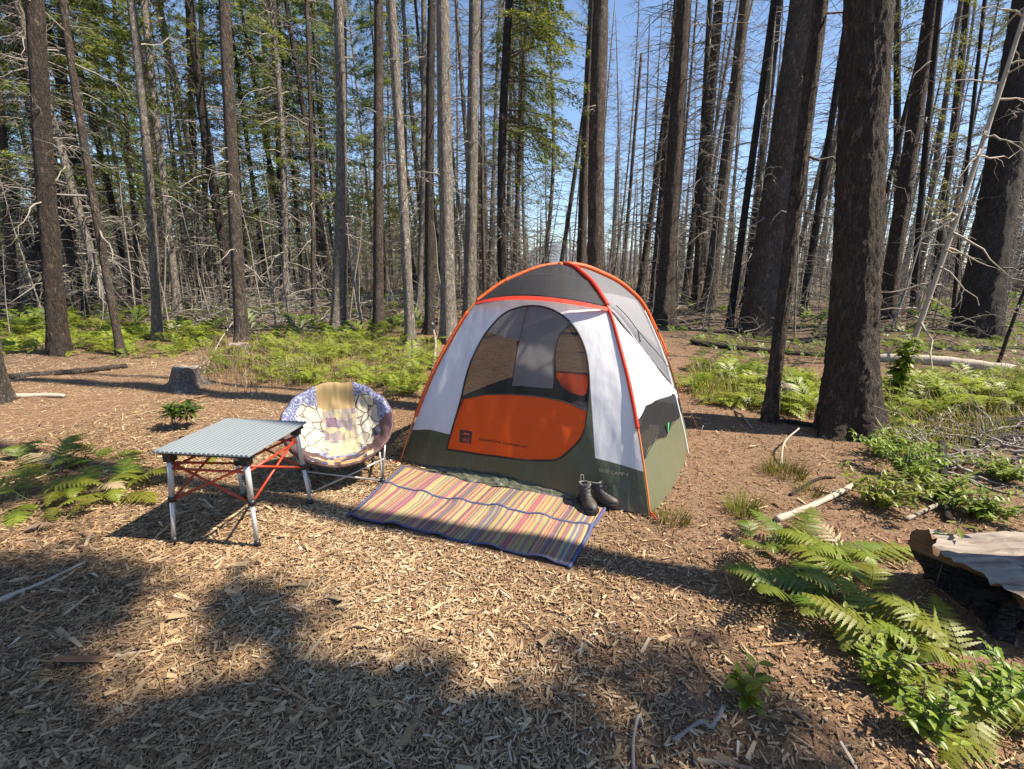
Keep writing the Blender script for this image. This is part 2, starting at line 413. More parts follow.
def dead_crown(fc, fr, height, n, z0, lmax, seed, thick=1.0, twigs=7, curl=.0):
    """bare drooping branches with side twigs"""
    rs = np.random.default_rng(seed); K = 7
    zs = rs.uniform(z0, height * .98, n); az = rs.uniform(0, 2 * np.pi, n)
    L = lmax * rs.uniform(.25, 1, n) * (1 - .55 * zs / height)
    el = rs.normal(.05, .35, n) + .25 * zs / height
    s = np.linspace(0, 1, K)
    base = np.array([fc(z) + np.array([math.cos(a), math.sin(a), 0]) * fr(z) * .7 for z, a in zip(zs, az)])
    dirh = np.stack([np.cos(az), np.sin(az), np.zeros(n)], -1)
    side = np.stack([-np.sin(az), np.cos(az), np.zeros(n)], -1)
    droop = rs.uniform(.1, .75, n); up = rs.uniform(0, .35, n); sw = rs.normal(0, .16, n)
    P = base[:, None] + L[:, None, None] * (dirh[:, None] * (s * np.cos(el)[:, None])[..., None] + side[:, None] * (sw[:, None] * s ** 2)[..., None])
    P[..., 2] += L[:, None] * (np.sin(el)[:, None] * s - droop[:, None] * s ** 2 + up[:, None] * s ** 4)
    P[:, 1:] += rs.normal(0, .022, (n, K - 1, 3)) * L[:, None, None]
    rad = (np.clip(.007 + .011 * L, 0, .032) * thick)[:, None] * (1 - .85 * s)
    mb = MB(); V, f = tubes(P, rad, 4); mb.add(V, f)
    m = n * twigs
    bi = np.repeat(np.arange(n), twigs); k = rs.integers(1, K, m)
    st = P[bi, k]; t = rs.normal(0, 1, (m, 3)) * np.array([.8, .8, .45]) + dirh[bi] * .8 + np.array([0, 0, -.25])
    t /= np.linalg.norm(t, axis=1, keepdims=True)
    l = L[bi] * rs.uniform(.15, .5, m)
    s3 = np.linspace(0, 1, 4)
    Q = st[:, None] + t[:, None] * (l[:, None] * s3)[..., None]
    Q[..., 2] -= (l[:, None] * .35 * s3 ** 2)
    Q[:, 1:] += rs.normal(0, .05, (m, 3, 3)) * l[:, None, None]
    V, f = tubes(Q, (.0045 * thick * (1 - .7 * s3))[None].repeat(m, 0), 3); mb.add(V, f)
    return mb

def needle_crown(fc, fr, height, n, z0, lmax, seed, dens=60, leaf=.15, side_only=None):
    """flat drooping sprays of small needle clumps on bare-ish limbs"""
    rs = np.random.default_rng(seed); K = 6
    zs = z0 + (height - z0) * rs.uniform(0, 1, n) ** .9; az = rs.uniform(0, 2 * np.pi, n)
    if side_only is not None: az = side_only + rs.normal(0, .9, n)
    L = lmax * rs.uniform(.5, 1, n) * (1 - .7 * (zs - z0) / (height - z0)) + .25
    s = np.linspace(0, 1, K); el = rs.normal(.02, .22, n); droop = rs.uniform(.15, .55, n)
    base = np.array([fc(z) for z in zs])
    dirh = np.stack([np.cos(az), np.sin(az), np.zeros(n)], -1); side = np.stack([-np.sin(az), np.cos(az), np.zeros(n)], -1)
    P = base[:, None] + dirh[:, None] * (L[:, None] * s)[..., None]
    P[..., 2] += L[:, None] * (np.sin(el)[:, None] * s - droop[:, None] * s ** 2)
    mb = MB(); V, f = tubes(P, (np.clip(.01 * L, .006, .03))[:, None] * (1 - .8 * s), 3); mb.add(V, f, 1)
    m = n * dens
    bi = np.repeat(np.arange(n), dens); u = rs.uniform(.18, 1.02, m) ** .8
    lo = np.clip((u * (K - 1)).astype(int), 0, K - 2); fr_ = u * (K - 1) - lo
    ax = P[bi, lo] * (1 - fr_)[:, None] + P[bi, lo + 1] * fr_[:, None]
    sg = rs.choice([-1, 1], m); wdt = rs.uniform(0, 1, m) ** .7 * .42 * L[bi] * (1.08 - u)
    c = ax + side[bi] * (sg * wdt)[:, None] + dirh[bi] * (wdt * .5)[:, None]
    c[:, 2] += -wdt * .45 + rs.normal(0, .05, m)
    d = side[bi] * (sg * rs.uniform(.4, 1.0, m))[:, None] + dirh[bi] * rs.uniform(.3, 1.2, m)[:, None] + rs.normal(0, .3, (m, 3)) + np.array([0, 0, -.35])
    d /= np.linalg.norm(d, axis=1, keepdims=True)
    w = np.cross(d, np.array([0, 0, 1.]) + rs.normal(0, .5, (m, 3))); w /= np.linalg.norm(w, axis=1, keepdims=True) + 1e-6
    l = (leaf * rs.uniform(.6, 1.5, m))[:, None]; ww = l * .13
    Vq = np.stack([c - d * l * .5, c + w * ww, c + d * l * .5, c - w * ww], 1)
    tone = np.repeat(np.clip(rs.normal(.42, .22, m) + .3 * (u - .6), 0, 1), 4)
    mb.add(Vq.reshape(-1, 3), np.arange(m * 4).reshape(-1, 4), 0, tone)
    return mb

BARK = {'w': 'palelog', 'd': 'bark_dark', 'b': 'bark_brown', 'p': 'bark_pale', 'B': 'bark_big'}
LEAN = .05
def hero(pb, yb, pt, wpx, tone, label, wy=200, dist=None, h=None, deadn=26, z0=1.5, lmax=1.2, green=None, detail=1.6, flare=.65, curve=.13, taper=.5, yt=0, group=None, twigs=6, thick=1., twm='twig', cat='tree'):
    """tree whose base is seen at (pb, yb), whose axis passes the top edge at pt and whose trunk is wpx wide"""
    if dist is None:
        x, y = ground(pb, yb)
    else:
        y = dist; d = ray(pb, yb); x = d[0] / d[1] * y
    z = gz(x, y)
    d = ray(pt, yt); k = (y + LEAN * HC) / (d[1] - LEAN * d[2])
    top = EYE + d * k
    ax = top - np.array([x, y, z]); ax = ax / ax[2]
    r0 = wpx / F * y * .5 / math.cos(PITCH) * .95 / math.sqrt(1 + ((pb - CX) / F) ** 2)
    hh = h or max(13., min(27., 1.25 * (HC + y * .62) + 5))
    seed = int(abs(pb) * 13 + yb) % 9973
    t = thing('conifer_tree', label, cat, (x, y, z), 0, group)
    mb, fc, fr = trunk_mb(ax, hh, r0, detail, flare, curve, seed, taper, .05 if detail < 3 else .055)
    mb.build('trunk', M[BARK[tone]], t)
    if green:
        g = dict(n=70, z0=4., lmax=1.9, dens=150, leaf=.10); g.update(green)
        needle_crown(fc, fr, hh, g['n'], g['z0'], g['lmax'], seed + 5, g['dens'], g['leaf'], g.get('side')).build('crown', [M['needle'], M['twig_dark']], t, False, True)
    if deadn:
        dead_crown(fc, fr, hh if not green else min(hh, green.get('z0', 4.) + 2), deadn, z0, lmax, seed + 9, thick, twigs).build('bare_limbs' if False else 'dead_crown', M[twm], t)
    return t

G_L = dict(n=80, z0=3.6, lmax=2.1)
heroes = [
    # left edge to right edge of the view
    (hero, (-4, 409, -40, 30, 'b', 'grey-brown trunk cut by the left edge beside the fern patch'), dict(deadn=0, detail=3, wy=380)),
    (hero, (60, 357, 38, 23, 'B', 'thick brown trunk at the back of the sunlit left clearing'), dict(deadn=40, z0=2.2, lmax=1.3, detail=3.2, flare=.35)),
    (hero, (121, 354, 74, 9.5, 'b', 'slim leaning trunk rising just right of the thick left trunk'), dict(deadn=44, z0=1.6, lmax=1.4)),
    (hero, (158, 342, 117, 11, 'p', 'pale leaning trunk straight behind the leafy dark shrub'), dict(deadn=40, z0=2, lmax=1.5)),
    (hero, (179, 318, 145, 9, 'p', 'light trunk rising from the low mound left of the brush pile'), dict(deadn=40, z0=1.5, lmax=1.6)),
    (hero, (198, 297, 188, 8.5, 'd', 'dark slender trunk, left one of a close pair above the brush pile'), dict(deadn=30, z0=2.5, green=dict(n=70, z0=6., lmax=2.2))),
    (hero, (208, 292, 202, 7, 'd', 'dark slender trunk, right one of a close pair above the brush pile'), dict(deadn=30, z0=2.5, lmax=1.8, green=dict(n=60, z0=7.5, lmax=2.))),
    (hero, (242, 346, 229, 14, 'b', 'dark brown stump-side trunk standing behind the dry stalks'), dict(deadn=36, z0=1.8, lmax=1.2, detail=2.2)),
    (hero, (16, 318, -4, 11, 'b', 'reddish trunk near the left edge with a pale snag beside it'), dict(deadn=30, z0=1.2, lmax=1.8)),
    (hero, (40, 318, 24, 9, 'd', 'dark trunk half hidden left of the thick brown trunk'), dict(deadn=26, z0=2., green=G_L)),
    (hero, (77, 316, 60, 9, 'd', 'dark trunk half hidden right of the thick brown trunk'), dict(deadn=30, z0=2., green=G_L)),
    (hero, (139, 315, 108, 5, 'b', 'thin crooked trunk on the mound between two leaning pale trunks'), dict(deadn=30, z0=1.3, lmax=1.5)),
    (hero, (284, 306, 273, 8, 'd', 'dark trunk with green boughs right of the brush pile'), dict(deadn=34, z0=2., lmax=1.6, green=dict(n=75, z0=4.5, lmax=2.2))),
    (hero, (313, 320, 303, 5, 'b', 'pole-thin dark trunk between the brush pile and a paired trunk'), dict(deadn=30, z0=2., lmax=1.1)),
    (hero, (335, 330, 328, 12, 'p', 'trunk bristling with curled stubs, dark on one side and pale on the other'), dict(deadn=90, z0=2.5, lmax=.75, twigs=2, thick=1.3)),
    (hero, (345, 326, 336, 6, 'p', 'narrow dark trunk close against the stub-covered trunk'), dict(deadn=26, z0=2.)),
    (hero, (378, 333, 375, 11, 'b', 'straight grey trunk just left of the slanting sunlit trunk'), dict(deadn=30, z0=2.6, lmax=1.2)),
    (hero, (411, 349, 384, 10.5, 'p', 'slanting sunlit trunk rooted at the far end of the green patch'), dict(deadn=30, z0=2.6, lmax=1., detail=2)),
    (hero, (407, 304, 406, 3.2, 'p', 'pencil-thin pale dead stem right of the slanting sunlit trunk'), dict(deadn=24, z0=3, lmax=.8)),
    (hero, (419, 315, 422, 6, 'p', 'slim light brown trunk behind the slanting sunlit trunk'), dict(deadn=30, z0=2.5, lmax=1.)),
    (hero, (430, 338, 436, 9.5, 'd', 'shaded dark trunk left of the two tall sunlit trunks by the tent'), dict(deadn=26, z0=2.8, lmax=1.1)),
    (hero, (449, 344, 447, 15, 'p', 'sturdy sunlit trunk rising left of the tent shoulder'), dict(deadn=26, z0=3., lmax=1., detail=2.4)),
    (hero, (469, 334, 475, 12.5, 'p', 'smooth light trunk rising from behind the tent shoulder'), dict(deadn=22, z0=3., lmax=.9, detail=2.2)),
    (hero, (503, 312, 514, 9, 'd', 'tall dark fir with green boughs behind the left slope of the tent'), dict(deadn=30, z0=2.5, lmax=1.5, green=dict(n=150, z0=6., lmax=3.4, side=.2, dens=260, leaf=.12))),
    (hero, (485, 305, 487, 4, 'b', 'thin grey snag between the light trunk and the dark fir'), dict(deadn=40, z0=2, lmax=.9)),
    (hero, (513, 300, 527, 4.5, 'd', 'slender dark trunk beside the fir behind the tent'), dict(deadn=40, z0=2, lmax=1.4, green=dict(n=90, z0=7, lmax=2.4, dens=220, leaf=.12))),
    (hero, (556, 296, 597, 4.6, 'd', 'slanting thin dark snag over the tent peak with blue sky behind'), dict(deadn=50, z0=2.5, lmax=1.6)),
    (hero, (580, 303, 596, 10, 'b', 'twiggy grey-brown trunk just right of the tent peak'), dict(deadn=70, z0=2., lmax=1.6, twm='twig_dark')),
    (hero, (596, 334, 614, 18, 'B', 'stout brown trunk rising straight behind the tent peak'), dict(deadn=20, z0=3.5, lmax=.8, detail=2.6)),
    (hero, (620, 302, 646, 4.5, 'b', 'short twiggy snag standing against open sky right of the stout trunk'), dict(deadn=80, z0=1.5, lmax=1.7, h=11)),
    (hero, (638, 308, 681, 7, 'b', 'slanting grey trunk above the right slope of the tent'), dict(deadn=60, z0=2., lmax=1.6)),
    (hero, (663, 325, 687, 18, 'B', 'wide dark trunk with a sunlit edge just right of the tent'), dict(deadn=24, z0=3.2, lmax=1.6, detail=2.6, twm='twig_dark')),
    (hero, (684, 306, 716, 7, 'd', 'first narrow trunk right of the wide dark trunk'), dict(deadn=50, z0=2.2, lmax=1.5)),
    (hero, (694, 311, 719, 8.5, 'B', 'second narrow trunk right of the wide dark trunk, tightly behind the first'), dict(deadn=44, z0=2.2, lmax=1.5)),
    (hero, (707, 315, 739, 13, 'b', 'grey trunk with pale bark strips behind the sawn log'), dict(deadn=44, z0=2., lmax=1.6)),
    (hero, (729, 328, 766, 8, 'd', 'thin charred trunk right of the sawn log'), dict(deadn=36, z0=2., lmax=1.4, twm='twig_dark')),
    (hero, (745, 311, 778, 8, 'd', 'narrow dark trunk left of the huge brown trunk'), dict(deadn=36, z0=2., lmax=1.6)),
    (hero, (757, 331, 803, 36, 'b', 'huge brown trunk behind the slanted rough trunk'), dict(deadn=30, z0=2.5, lmax=2., detail=2.8, taper=.4, flare=.25)),
    (hero, (769, 421, 822, 16, 'B', 'slanted rough trunk with one sunlit edge, left of the great scaly trunk'), dict(deadn=10, z0=2.4, lmax=1., detail=3.4, taper=.35, flare=.45, twm='twig_dark')),
    (hero, (848, 433, 873, 53, 'B', 'great scaly dark trunk in the sunny ground right of the tent'), dict(deadn=9, z0=3.2, lmax=1.2, detail=6, taper=.3, flare=.62, curve=.02, h=14, twm='twig_dark')),
    (hero, (803, 312, 849, 8, 'd', 'thin dark trunk in the gap left of the great scaly trunk'), dict(deadn=40, z0=2., lmax=1.6)),
    (hero, (884, 325, 927, 18, 'B', 'brown trunk with sunlit right edge behind the leafy sapling'), dict(deadn=40, z0=2., lmax=1.6, detail=2.2)),
    (hero, (897, 308, 904, 9, 'd', 'upright shaded trunk crossing behind the brown trunk by the sapling'), dict(deadn=40, z0=2., lmax=1.8)),
    (hero, (911, 327, 946, 8, 'd', 'narrow dark trunk left of the pale leaning snag'), dict(deadn=36, z0=1.8, lmax=1.5)),
    (hero, (931, 312, 968, 9, 'B', 'bare trunk behind the pale leaning snag'), dict(deadn=44, z0=1.8, lmax=1.6)),
    (hero, (905, 368, 1020, 6.5, 'w', 'pale leaning snag with long curved bare twigs'), dict(deadn=60, z0=.6, lmax=1.15, twigs=2, thick=1.25, h=9, flare=.2, twm='palelog')),
    (hero, (974, 338, 1036, 44, 'd', 'enormous nearly black trunk by the right edge'), dict(deadn=30, z0=1.5, lmax=1.8, detail=2.8, taper=.35, flare=.35, yt=0)),
    (hero, (996, 372, 1029, 5, 'd', 'short thin dark stem leaning right over the pale fallen log'), dict(deadn=14, z0=.6, lmax=.6, yt=300, h=3.)),
    (hero, (951, 330, 962, 5, 'd', 'thin dark stem against the enormous black trunk'), dict(deadn=24, z0=1., lmax=1., yt=180)),
]
HERO_SHOWN = []
for fn, a, k in heroes: HERO_SHOWN.append(fn(*a, **k))

# background trees: eight kinds of which each tree is a copy
def proto(kind, seed):
    t = thing('conifer_tree', 'tree', 'tree', (0, 0, 0)); H = 24.
    mb, fc, fr = trunk_mb((0, 0, 1), H, .115, 1.1, .4, .3, seed, .75)
    if kind == 'g':
        mb.build('trunk', M['bark_dark'], t)
        needle_crown(fc, fr, H, 125, 4.2, 2.9, seed, 230, .11).build('crown', [M['needle'], M['twig_dark']], t, False, True)
        dead_crown(fc, fr, 7, 60, .8, 2.2, seed + 3, 1., 9).build('dead_crown', M['twig'], t)
    else:
        mb.build('trunk', M[('bark_pale', 'bark_brown', 'bark_pale')[seed % 3]], t)
        dead_crown(fc, fr, H * (.95 if seed % 2 else .8), 240, .7, 2.3, seed + 3, .9, 10).build('dead_crown', M[('twig', 'twig', 'twig_dark')[seed % 3]], t)
    return t
PG = [proto('g', s) for s in (3, 4, 5)]; PD = [proto('n', s) for s in (6, 7, 8, 9)]
used = set()
rb = np.random.default_rng(23)
cand = []
def crowd(px, lo):  # keep apart in the picture's azimuth, so trunks do not coincide
    return all(abs(px - q) > lo for q, _, _ in cand)
for zone, n, dd, kinds in (((-20, 120), 13, (13, 34), 'gggd'), ((120, 340), 26, (15, 40), 'ggdgd'), ((340, 520), 30, (20, 48), 'gddddd'),
                           ((520, 650), 12, (26, 55), 'd'), ((650, 850), 26, (17, 50), 'dddd'), ((850, 1045), 24, (15, 46), 'ddddg')):
    k = 0; tries = 0
    while k < n and tries < 900:
        tries += 1
        px = rb.uniform(*zone); dist = rb.uniform(*dd)
        if not crowd(px, (zone[1] - zone[0]) / n * .42): continue
        cand.append((px, dist, kinds[rb.integers(len(kinds))])); k += 1
# names of the landmarks that bound each stretch of background
MARK = [(60, 'thick brown trunk'), (158, 'pale leaning trunk'), (242, 'stump-side trunk'),
        (335, 'stub-covered trunk'), (411, 'slanting sunlit trunk'), (469, 'smooth light trunk'), (570, 'tent peak'),
        (663, 'wide dark trunk'), (757, 'huge brown trunk'), (852, 'great scaly trunk'), (974, 'enormous black trunk')]
ORD = ['first', 'second', 'third', 'fourth', 'fifth', 'sixth', 'seventh', 'eighth', 'ninth', 'tenth', 'eleventh', 'twelfth', 'thirteenth', 'fourteenth', 'fifteenth', 'sixteenth', 'seventeenth', 'eighteenth']
cand.sort()
cnt = {}
tot = {}
def sector(px):
    i = sum(px > m[0] for m in MARK); return i
for px, d, k in cand: tot[(sector(px), k)] = tot.get((sector(px), k), 0) + 1
for px, dist, k in cand:
    dr = ray(px, 268 + 752 / dist); x = dr[0] / dr[1] * dist; y = dist; z = gz(x, y)
    s = sector(px); key = (s, k); cnt[key] = cnt.get(key, 0) + 1
    what = 'distant green fir' if k == 'g' else 'distant bare grey tree'
    nth = '' if tot[key] == 1 else ORD[cnt[key] - 1] + ' from left '
    if s == 0: lab = f'{what}, {nth}left of {MARK[0][1]}'
    elif s == len(MARK): lab = f'{what}, {nth}right of {MARK[-1][1]}'
    else: lab = f'{what}, {nth}between {MARK[s-1][1]} and {MARK[s][1]}'
    P = (PG if k == 'g' else PD); p = P[rb.integers(len(P))]
    sr = rb.uniform(.6, 1.45); sh = rb.uniform(.75, 1.1)
    g = 'green firs of the background forest' if k == 'g' else 'bare trees of the background forest'
    if p.name in used: o = dup(p, (x, y, z), rb.uniform(0, 6.28), (sr, sr, sh), lab, g)
    else:
        o = p; used.add(p.name); o.location = (x, y, z); o.rotation_euler = (0, 0, rb.uniform(0, 6.28)); o.scale = (sr, sr, sh); o['label'] = lab; o['group'] = g
    o.rotation_euler[0] = rb.normal(0, .02) - .04; o.rotation_euler[1] = rb.normal(.0, .022) + (px - 440) * .00006

# the far wood: reads as one mass of stems
def far_wood():
    rs = np.random.default_rng(5); n = 760
    az = rs.uniform(-.92, .92, n); d = rs.uniform(50, 150, n)
    ex = 620; az = np.concatenate([az, rs.choice([-1, 1], ex) * rs.uniform(.92, 2.2, ex)]); d = np.concatenate([d, rs.uniform(32, 120, ex)]); n = len(az)
    keep = ~((az > .03) & (az < .2) & (rs.uniform(0, 1, n) < .7))
    az = az[keep]; d = d[keep]; n = len(az)
    x = d * np.sin(az); y = d * np.cos(az); h = rs.uniform(7, 17, n); r = rs.uniform(.12, .3, n)
    s = np.linspace(0, 1, 5)
    P = np.stack([x[:, None] + rs.normal(0, .3, (n, 1)) * s, y[:, None] + 0 * s, h[:, None] * s - .3], -1)
    mb = MB(); V, f = tubes(P, r[:, None] * (1 - .85 * s), 5); mb.add(V, f, 0)
    tw = 46; m = n * tw; bi = np.repeat(np.arange(n), tw)
    u = rs.uniform(.08, 1, m); a = rs.uniform(0, 6.28, m); L = 2.0 * (1.05 - u) * rs.uniform(.3, 1, m) + .2
    st = np.stack([x[bi], y[bi], h[bi] * u], -1); s2 = np.linspace(0, 1, 3)
    D = np.stack([np.cos(a), np.sin(a), -.25 + 0 * a], -1)
    Q = st[:, None] + D[:, None] * (L[:, None] * s2)[..., None]; Q[..., 2] -= L[:, None] * .2 * s2 ** 2
    V, f = tubes(Q, (.028 * (1 - .8 * s2))[None].repeat(m, 0), 3); mb.add(V, f, 1)
    # green boughs on the stems in the left half
    g = np.where(az < -.12)[0]; tw = 170; bi = np.repeat(g, tw); m = len(bi)
    u = rs.uniform(.15, 1, m); a = rs.uniform(0, 6.28, m); L = 2.6 * (1.05 - u) * rs.uniform(.1, 1, m)
    c = np.stack([x[bi] + np.cos(a) * L, y[bi] + np.sin(a) * L, h[bi] * u - .3 * L], -1)
    dd = rs.normal(0, 1, (m, 3)) * np.array([1, 1, .5]); dd /= np.linalg.norm(dd, axis=1, keepdims=True)
    w = np.cross(dd, rs.normal(0, 1, (m, 3))); w /= np.linalg.norm(w, axis=1, keepdims=True)
    l = rs.uniform(.25, .6, m)[:, None]
    Vq = np.stack([c - dd * l, c + w * l * .25, c + dd * l, c - w * l * .25], 1)
    mb.add(Vq.reshape(-1, 3), np.arange(m * 4).reshape(-1, 4), 2, np.repeat(rs.uniform(0, .8, m), 4))
    o = mb.build('far_woods', [M['bark_pale'], M['twig'], M['needle']], None, True, True)  # pale bark on the distant stems: haze put into their colour
    tag(o, 'far-off wood of thin grey and green stems closing the view', 'woods', kind='stuff')
far_wood()

# ------------------------------------------------------------------ ground litter
def in_poly(px, py, poly):
    poly = np.asarray(poly, float); ins = np.zeros(len(px), bool); j = len(poly) - 1
    for i in range(len(poly)):
        xi, yi = poly[i]; xj, yj = poly[j]
        hit = ((yi > py) != (yj > py)) & (px < (xj - xi) * (py - yi) / (yj - yi + 1e-12) + xi)
        ins ^= hit; j = i
    return ins

def chips(n, seed, name, mat_, lab, cat, xr, yr, size, wfrac, tonef, dens, thick=.003, tilt=.28, yaw0=.6, ysp=1.1):
    rs = np.random.default_rng(seed)
    # closer together near the camp
    x = rs.uniform(*xr, n * 3); y = yr[0] + (yr[1] - yr[0]) * rs.uniform(0, 1, n * 3) ** 1.6
    xx_ = 0; keep = (rs.uniform(0, 1, len(x)) < dens(x, y)) & ~covered(x, y); x = x[keep][:n]; y = y[keep][:n]; n = len(x)
    l = size * np.exp(rs.normal(0, .5, n)); w = l * rs.uniform(*wfrac, n); t = thick * rs.uniform(.5, 1.5, n)
    ya = rs.normal(yaw0, ysp, n); pi_ = rs.normal(0, tilt, n); ro = rs.normal(0, tilt * 1.3, n)
    ex = np.stack([np.cos(ya) * np.cos(pi_), np.sin(ya) * np.cos(pi_), np.sin(pi_)], -1)
    ey = np.stack([-np.sin(ya) * np.cos(ro), np.cos(ya) * np.cos(ro), np.sin(ro)], -1)
    ez = np.cross(ex, ey)
    c = np.stack([x, y, hz(x, y) + rs.uniform(0.0, .012, n)], -1); l = l * np.clip(.8 + .45 * (1.0 - x) / 3, .7, 1.25)
    taper = rs.uniform(.05, 1, n)
    def cr(a, b, k): return c + ex * (a * l * .5)[:, None] + ey * (b * w * .5)[:, None] + ez * (k * t)[:, None]
    one = np.ones(n)
    V = np.stack([cr(-one, -one, 0 * one), cr(one, -taper, 0 * one), cr(one * .92, taper, 0 * one), cr(-one * .95, one, 0 * one),
                  cr(-one, -one, one), cr(one, -taper, one), cr(one * .92, taper, one), cr(-one * .95, one, one)], 1)
    base = (np.arange(n) * 8)[:, None, None]
    f = np.array([[4,5,6,7],[0,1,5,4],[1,2,6,5],[2,3,7,6],[3,0,4,7]])[None] + base
    mb = MB(); mb.add(V.reshape(-1, 3), f.reshape(-1, 4), 0, np.repeat(np.clip(tonef(rs, x, y, n), 0, 1), 8))
    tag(mb.build(name, mat_, None, False, True), lab, cat, kind='stuff')

def covered(x, y):
    """under the mat or the tent"""
    c = np.zeros(len(x), bool)
    for poly in (((345, 517), (571, 573), (610, 509), (402, 466)), ((404, 462), (648, 512), (676, 468), (686, 440), (560, 400), (430, 405))):
        c |= in_poly(x, y, np.array([ground(*p) for p in poly]))
    return c
def chip_dens(x, y):
    a = 1 / (1 + np.exp((x - .10 + .35 * np.sin(y * 2.3) + .15 * np.sin(x * 5 + y * 3)) * 1.9))
    b = 1 / (1 + np.exp((y - 3.9 + .35 * np.sin(x * 2)) * 3))
    return np.clip(a * b + .07 * (y < 6), 0, 1)
chips(150000, 1, 'wood_chips', M['chips'], 'tan and grey wood chips strewn over the camp floor', 'wood chips', (-4.6, 4.2), (.9, 6.5), .022, (.09, .28),
      lambda rs, x, y, n: rs.beta(2, 2.2, n) + .15 * np.sin(x * 1.3 + y), chip_dens)
chips(3600, 4, 'bark_flakes', M['chips'], 'larger split flakes of wood lying among the chips', 'wood flakes', (-4, 2.2), (.9, 3.8), .05, (.07, .2),
      lambda rs, x, y, n: rs.beta(3, 1.6, n), chip_dens, .004, .2)
chips(230000, 2, 'needle_litter', M['litter'], 'reddish brown needles and bark crumbs on the soil', 'needle litter', (-11, 10), (.9, 12.5), .022, (.05, .2),
      lambda rs, x, y, n: rs.beta(2, 2.4, n) + .4 * (1 / (1 + np.exp((x + 1.6) * 2))) * (y > 3.6), lambda x, y: np.clip(1 - chip_dens(x, y) * .6, .1, 1), .002, .25, 0, 3)
chips(9000, 3, 'twig_litter', M['litter'], 'short dry twigs scattered on the forest floor', 'twig litter', (-9, 9), (.9, 11.5), .075, (.03, .06),
      lambda rs, x, y, n: rs.beta(3.5, 1.6, n), lambda x, y: np.ones_like(x) * .9, .004, .15, 0, 3)

# ------------------------------------------------------------------ ferns, grass, seedlings
def frond_mesh(L, pairs, sub, seed, el=.7, droop=.75):
    """one pinnate frond in the XZ plane, growing along +X from the origin; returns verts, quads, tone, stem path"""
    rs = np.random.default_rng(seed)
    s = np.linspace(0, 1, 24)
    path = np.stack([L * s * np.cos(el) * (1 - .05 * s), L * .05 * np.sin(s * 3 + seed), L * (np.sin(el) * s - droop * s ** 2.2 * .75)], -1)
    T = np.gradient(path, axis=0); T /= np.linalg.norm(T, axis=1, keepdims=True)
    Vs = []; tn = []
    for i in range(pairs):
        u = .22 + .77 * (i / (pairs - 1)) ** .92
        p = np.array([np.interp(u, s, path[:, k]) for k in range(3)]); t = np.array([np.interp(u, s, T[:, k]) for k in range(3)])
        sid = np.cross(t, [0, 0, 1.]); sid /= np.linalg.norm(sid); nrm = np.cross(sid, t)
        w = L * .27 * (1 - (u - .22) / .78) ** .8 * (.55 + .45 * min(1, (u - .2) / .12)) + .012
        for sg in (-1, 1):
            d = sid * sg * .92 + t * .42 + nrm * rs.normal(-.06, .10); d /= np.linalg.norm(d)
            wi = w * rs.uniform(.85, 1.1)
            pn = np.cross(d, nrm); pn /= np.linalg.norm(pn)
            tone = np.clip(.35 + .4 * u + rs.normal(0, .1), 0, 1)
            if sub:      # leaflet with a lobed edge
                k = sub * 2; ww = L * .78 / pairs * .46; pr = None
                for q in range(k + 1):
                    v = q / k; c = p + d * wi * v + nrm * (-.16 * wi * v * v)
                    e = ww * (1 - v ** 1.6) * (1. if q % 2 == 0 else .52) + .0008
                    cu = (c - pn * e + d * e * .35, c + pn * e + d * e * .35, c)
                    if pr is not None:
                        Vs.append([pr[0], pr[2], cu[2], cu[0]]); tn.append(tone); Vs.append([pr[2], pr[1], cu[1], cu[2]]); tn.append(min(1, tone + .1))
                    pr = cu
            else:
                ww = L / pairs * .36
                Vs.append([p - t * ww, p + d * wi * .5 - t * ww * .7, p + d * wi, p + d * wi * .45 + t * ww]); tn.append(tone)
    V = np.array(Vs); n = len(V)
    return V.reshape(-1, 3), np.arange(n * 4).reshape(-1, 4), np.repeat(np.array(tn), 4), path

FR = {}
def frond_obj(key, parent, mat_, rz, tilt, scale):
    L, seed, el, dr = key
    if (key, mat_.name) not in FR:
        V, f, tn, path = frond_mesh(L, 15, 6, seed, el, dr)
        mb = MB(); mb.add(V, f, 0, tn)
        v2, f2 = tubes(path, np.linspace(.0045, .001, 24), 4); mb.add(v2, f2, 0, .75)
        o = mb.build('frond', mat_, parent, False, True); FR[(key, mat_.name)] = o
    else:
        o = FR[(key, mat_.name)].copy(); C.objects.link(o); o.parent = parent
    o.rotation_euler = (0, tilt, rz); o.scale = (scale * .80,) * 3
    return o
KEYS = [(.70, 1, .85, .70), (.78, 2, .70, .52), (.62, 3, 1.05, .9), (.82, 4, .78, .66), (.72, 5, .55, .38)]
def fern(px, py, label, n, size, mat_, face=None, spread=2.6, seed=0, low=0.):
    rs = np.random.default_rng(seed + int(px * 7 + py)); x, y = ground(px, py)
    t = thing('fern_plant', label, 'fern', (x, y, gz(x, y) - .01), 0, 'bracken ferns around the camp')
    a0 = rs.uniform(0, 6.28) if face is None else face
    n = max(3, n - 2)
    for i in range(n):
        a = a0 + spread * ((i + .5) / n - .5) * 2 + rs.normal(0, .18)
        frond_obj(KEYS[rs.integers(len(KEYS))], t, M['dry'] if rs.uniform() < .10 else mat_, a, rs.normal(.05 + low, .16), size * rs.uniform(.75, 1.15))
    return t
PI = math.pi
FD, FG = M['fern_dark'], M['fern']
fern(752, 548, 'small fern at the upper left end of the right fern clump', 6, .72, FD)
fern(790, 600, 'shaded fern reaching furthest left over the soil by the rotten log', 7, .85, FD, PI, 1.6)
fern(800, 556, 'fern growing behind the shaded one left of the rotten log', 7, .8, FD)
fern(850, 560, 'dense fern between the pale stick and the rotten log', 8, .85, FG)
fern(868, 604, 'bright fern right in front of the hollow of the rotten log', 6, .85, FG, PI * .9, 2.2)
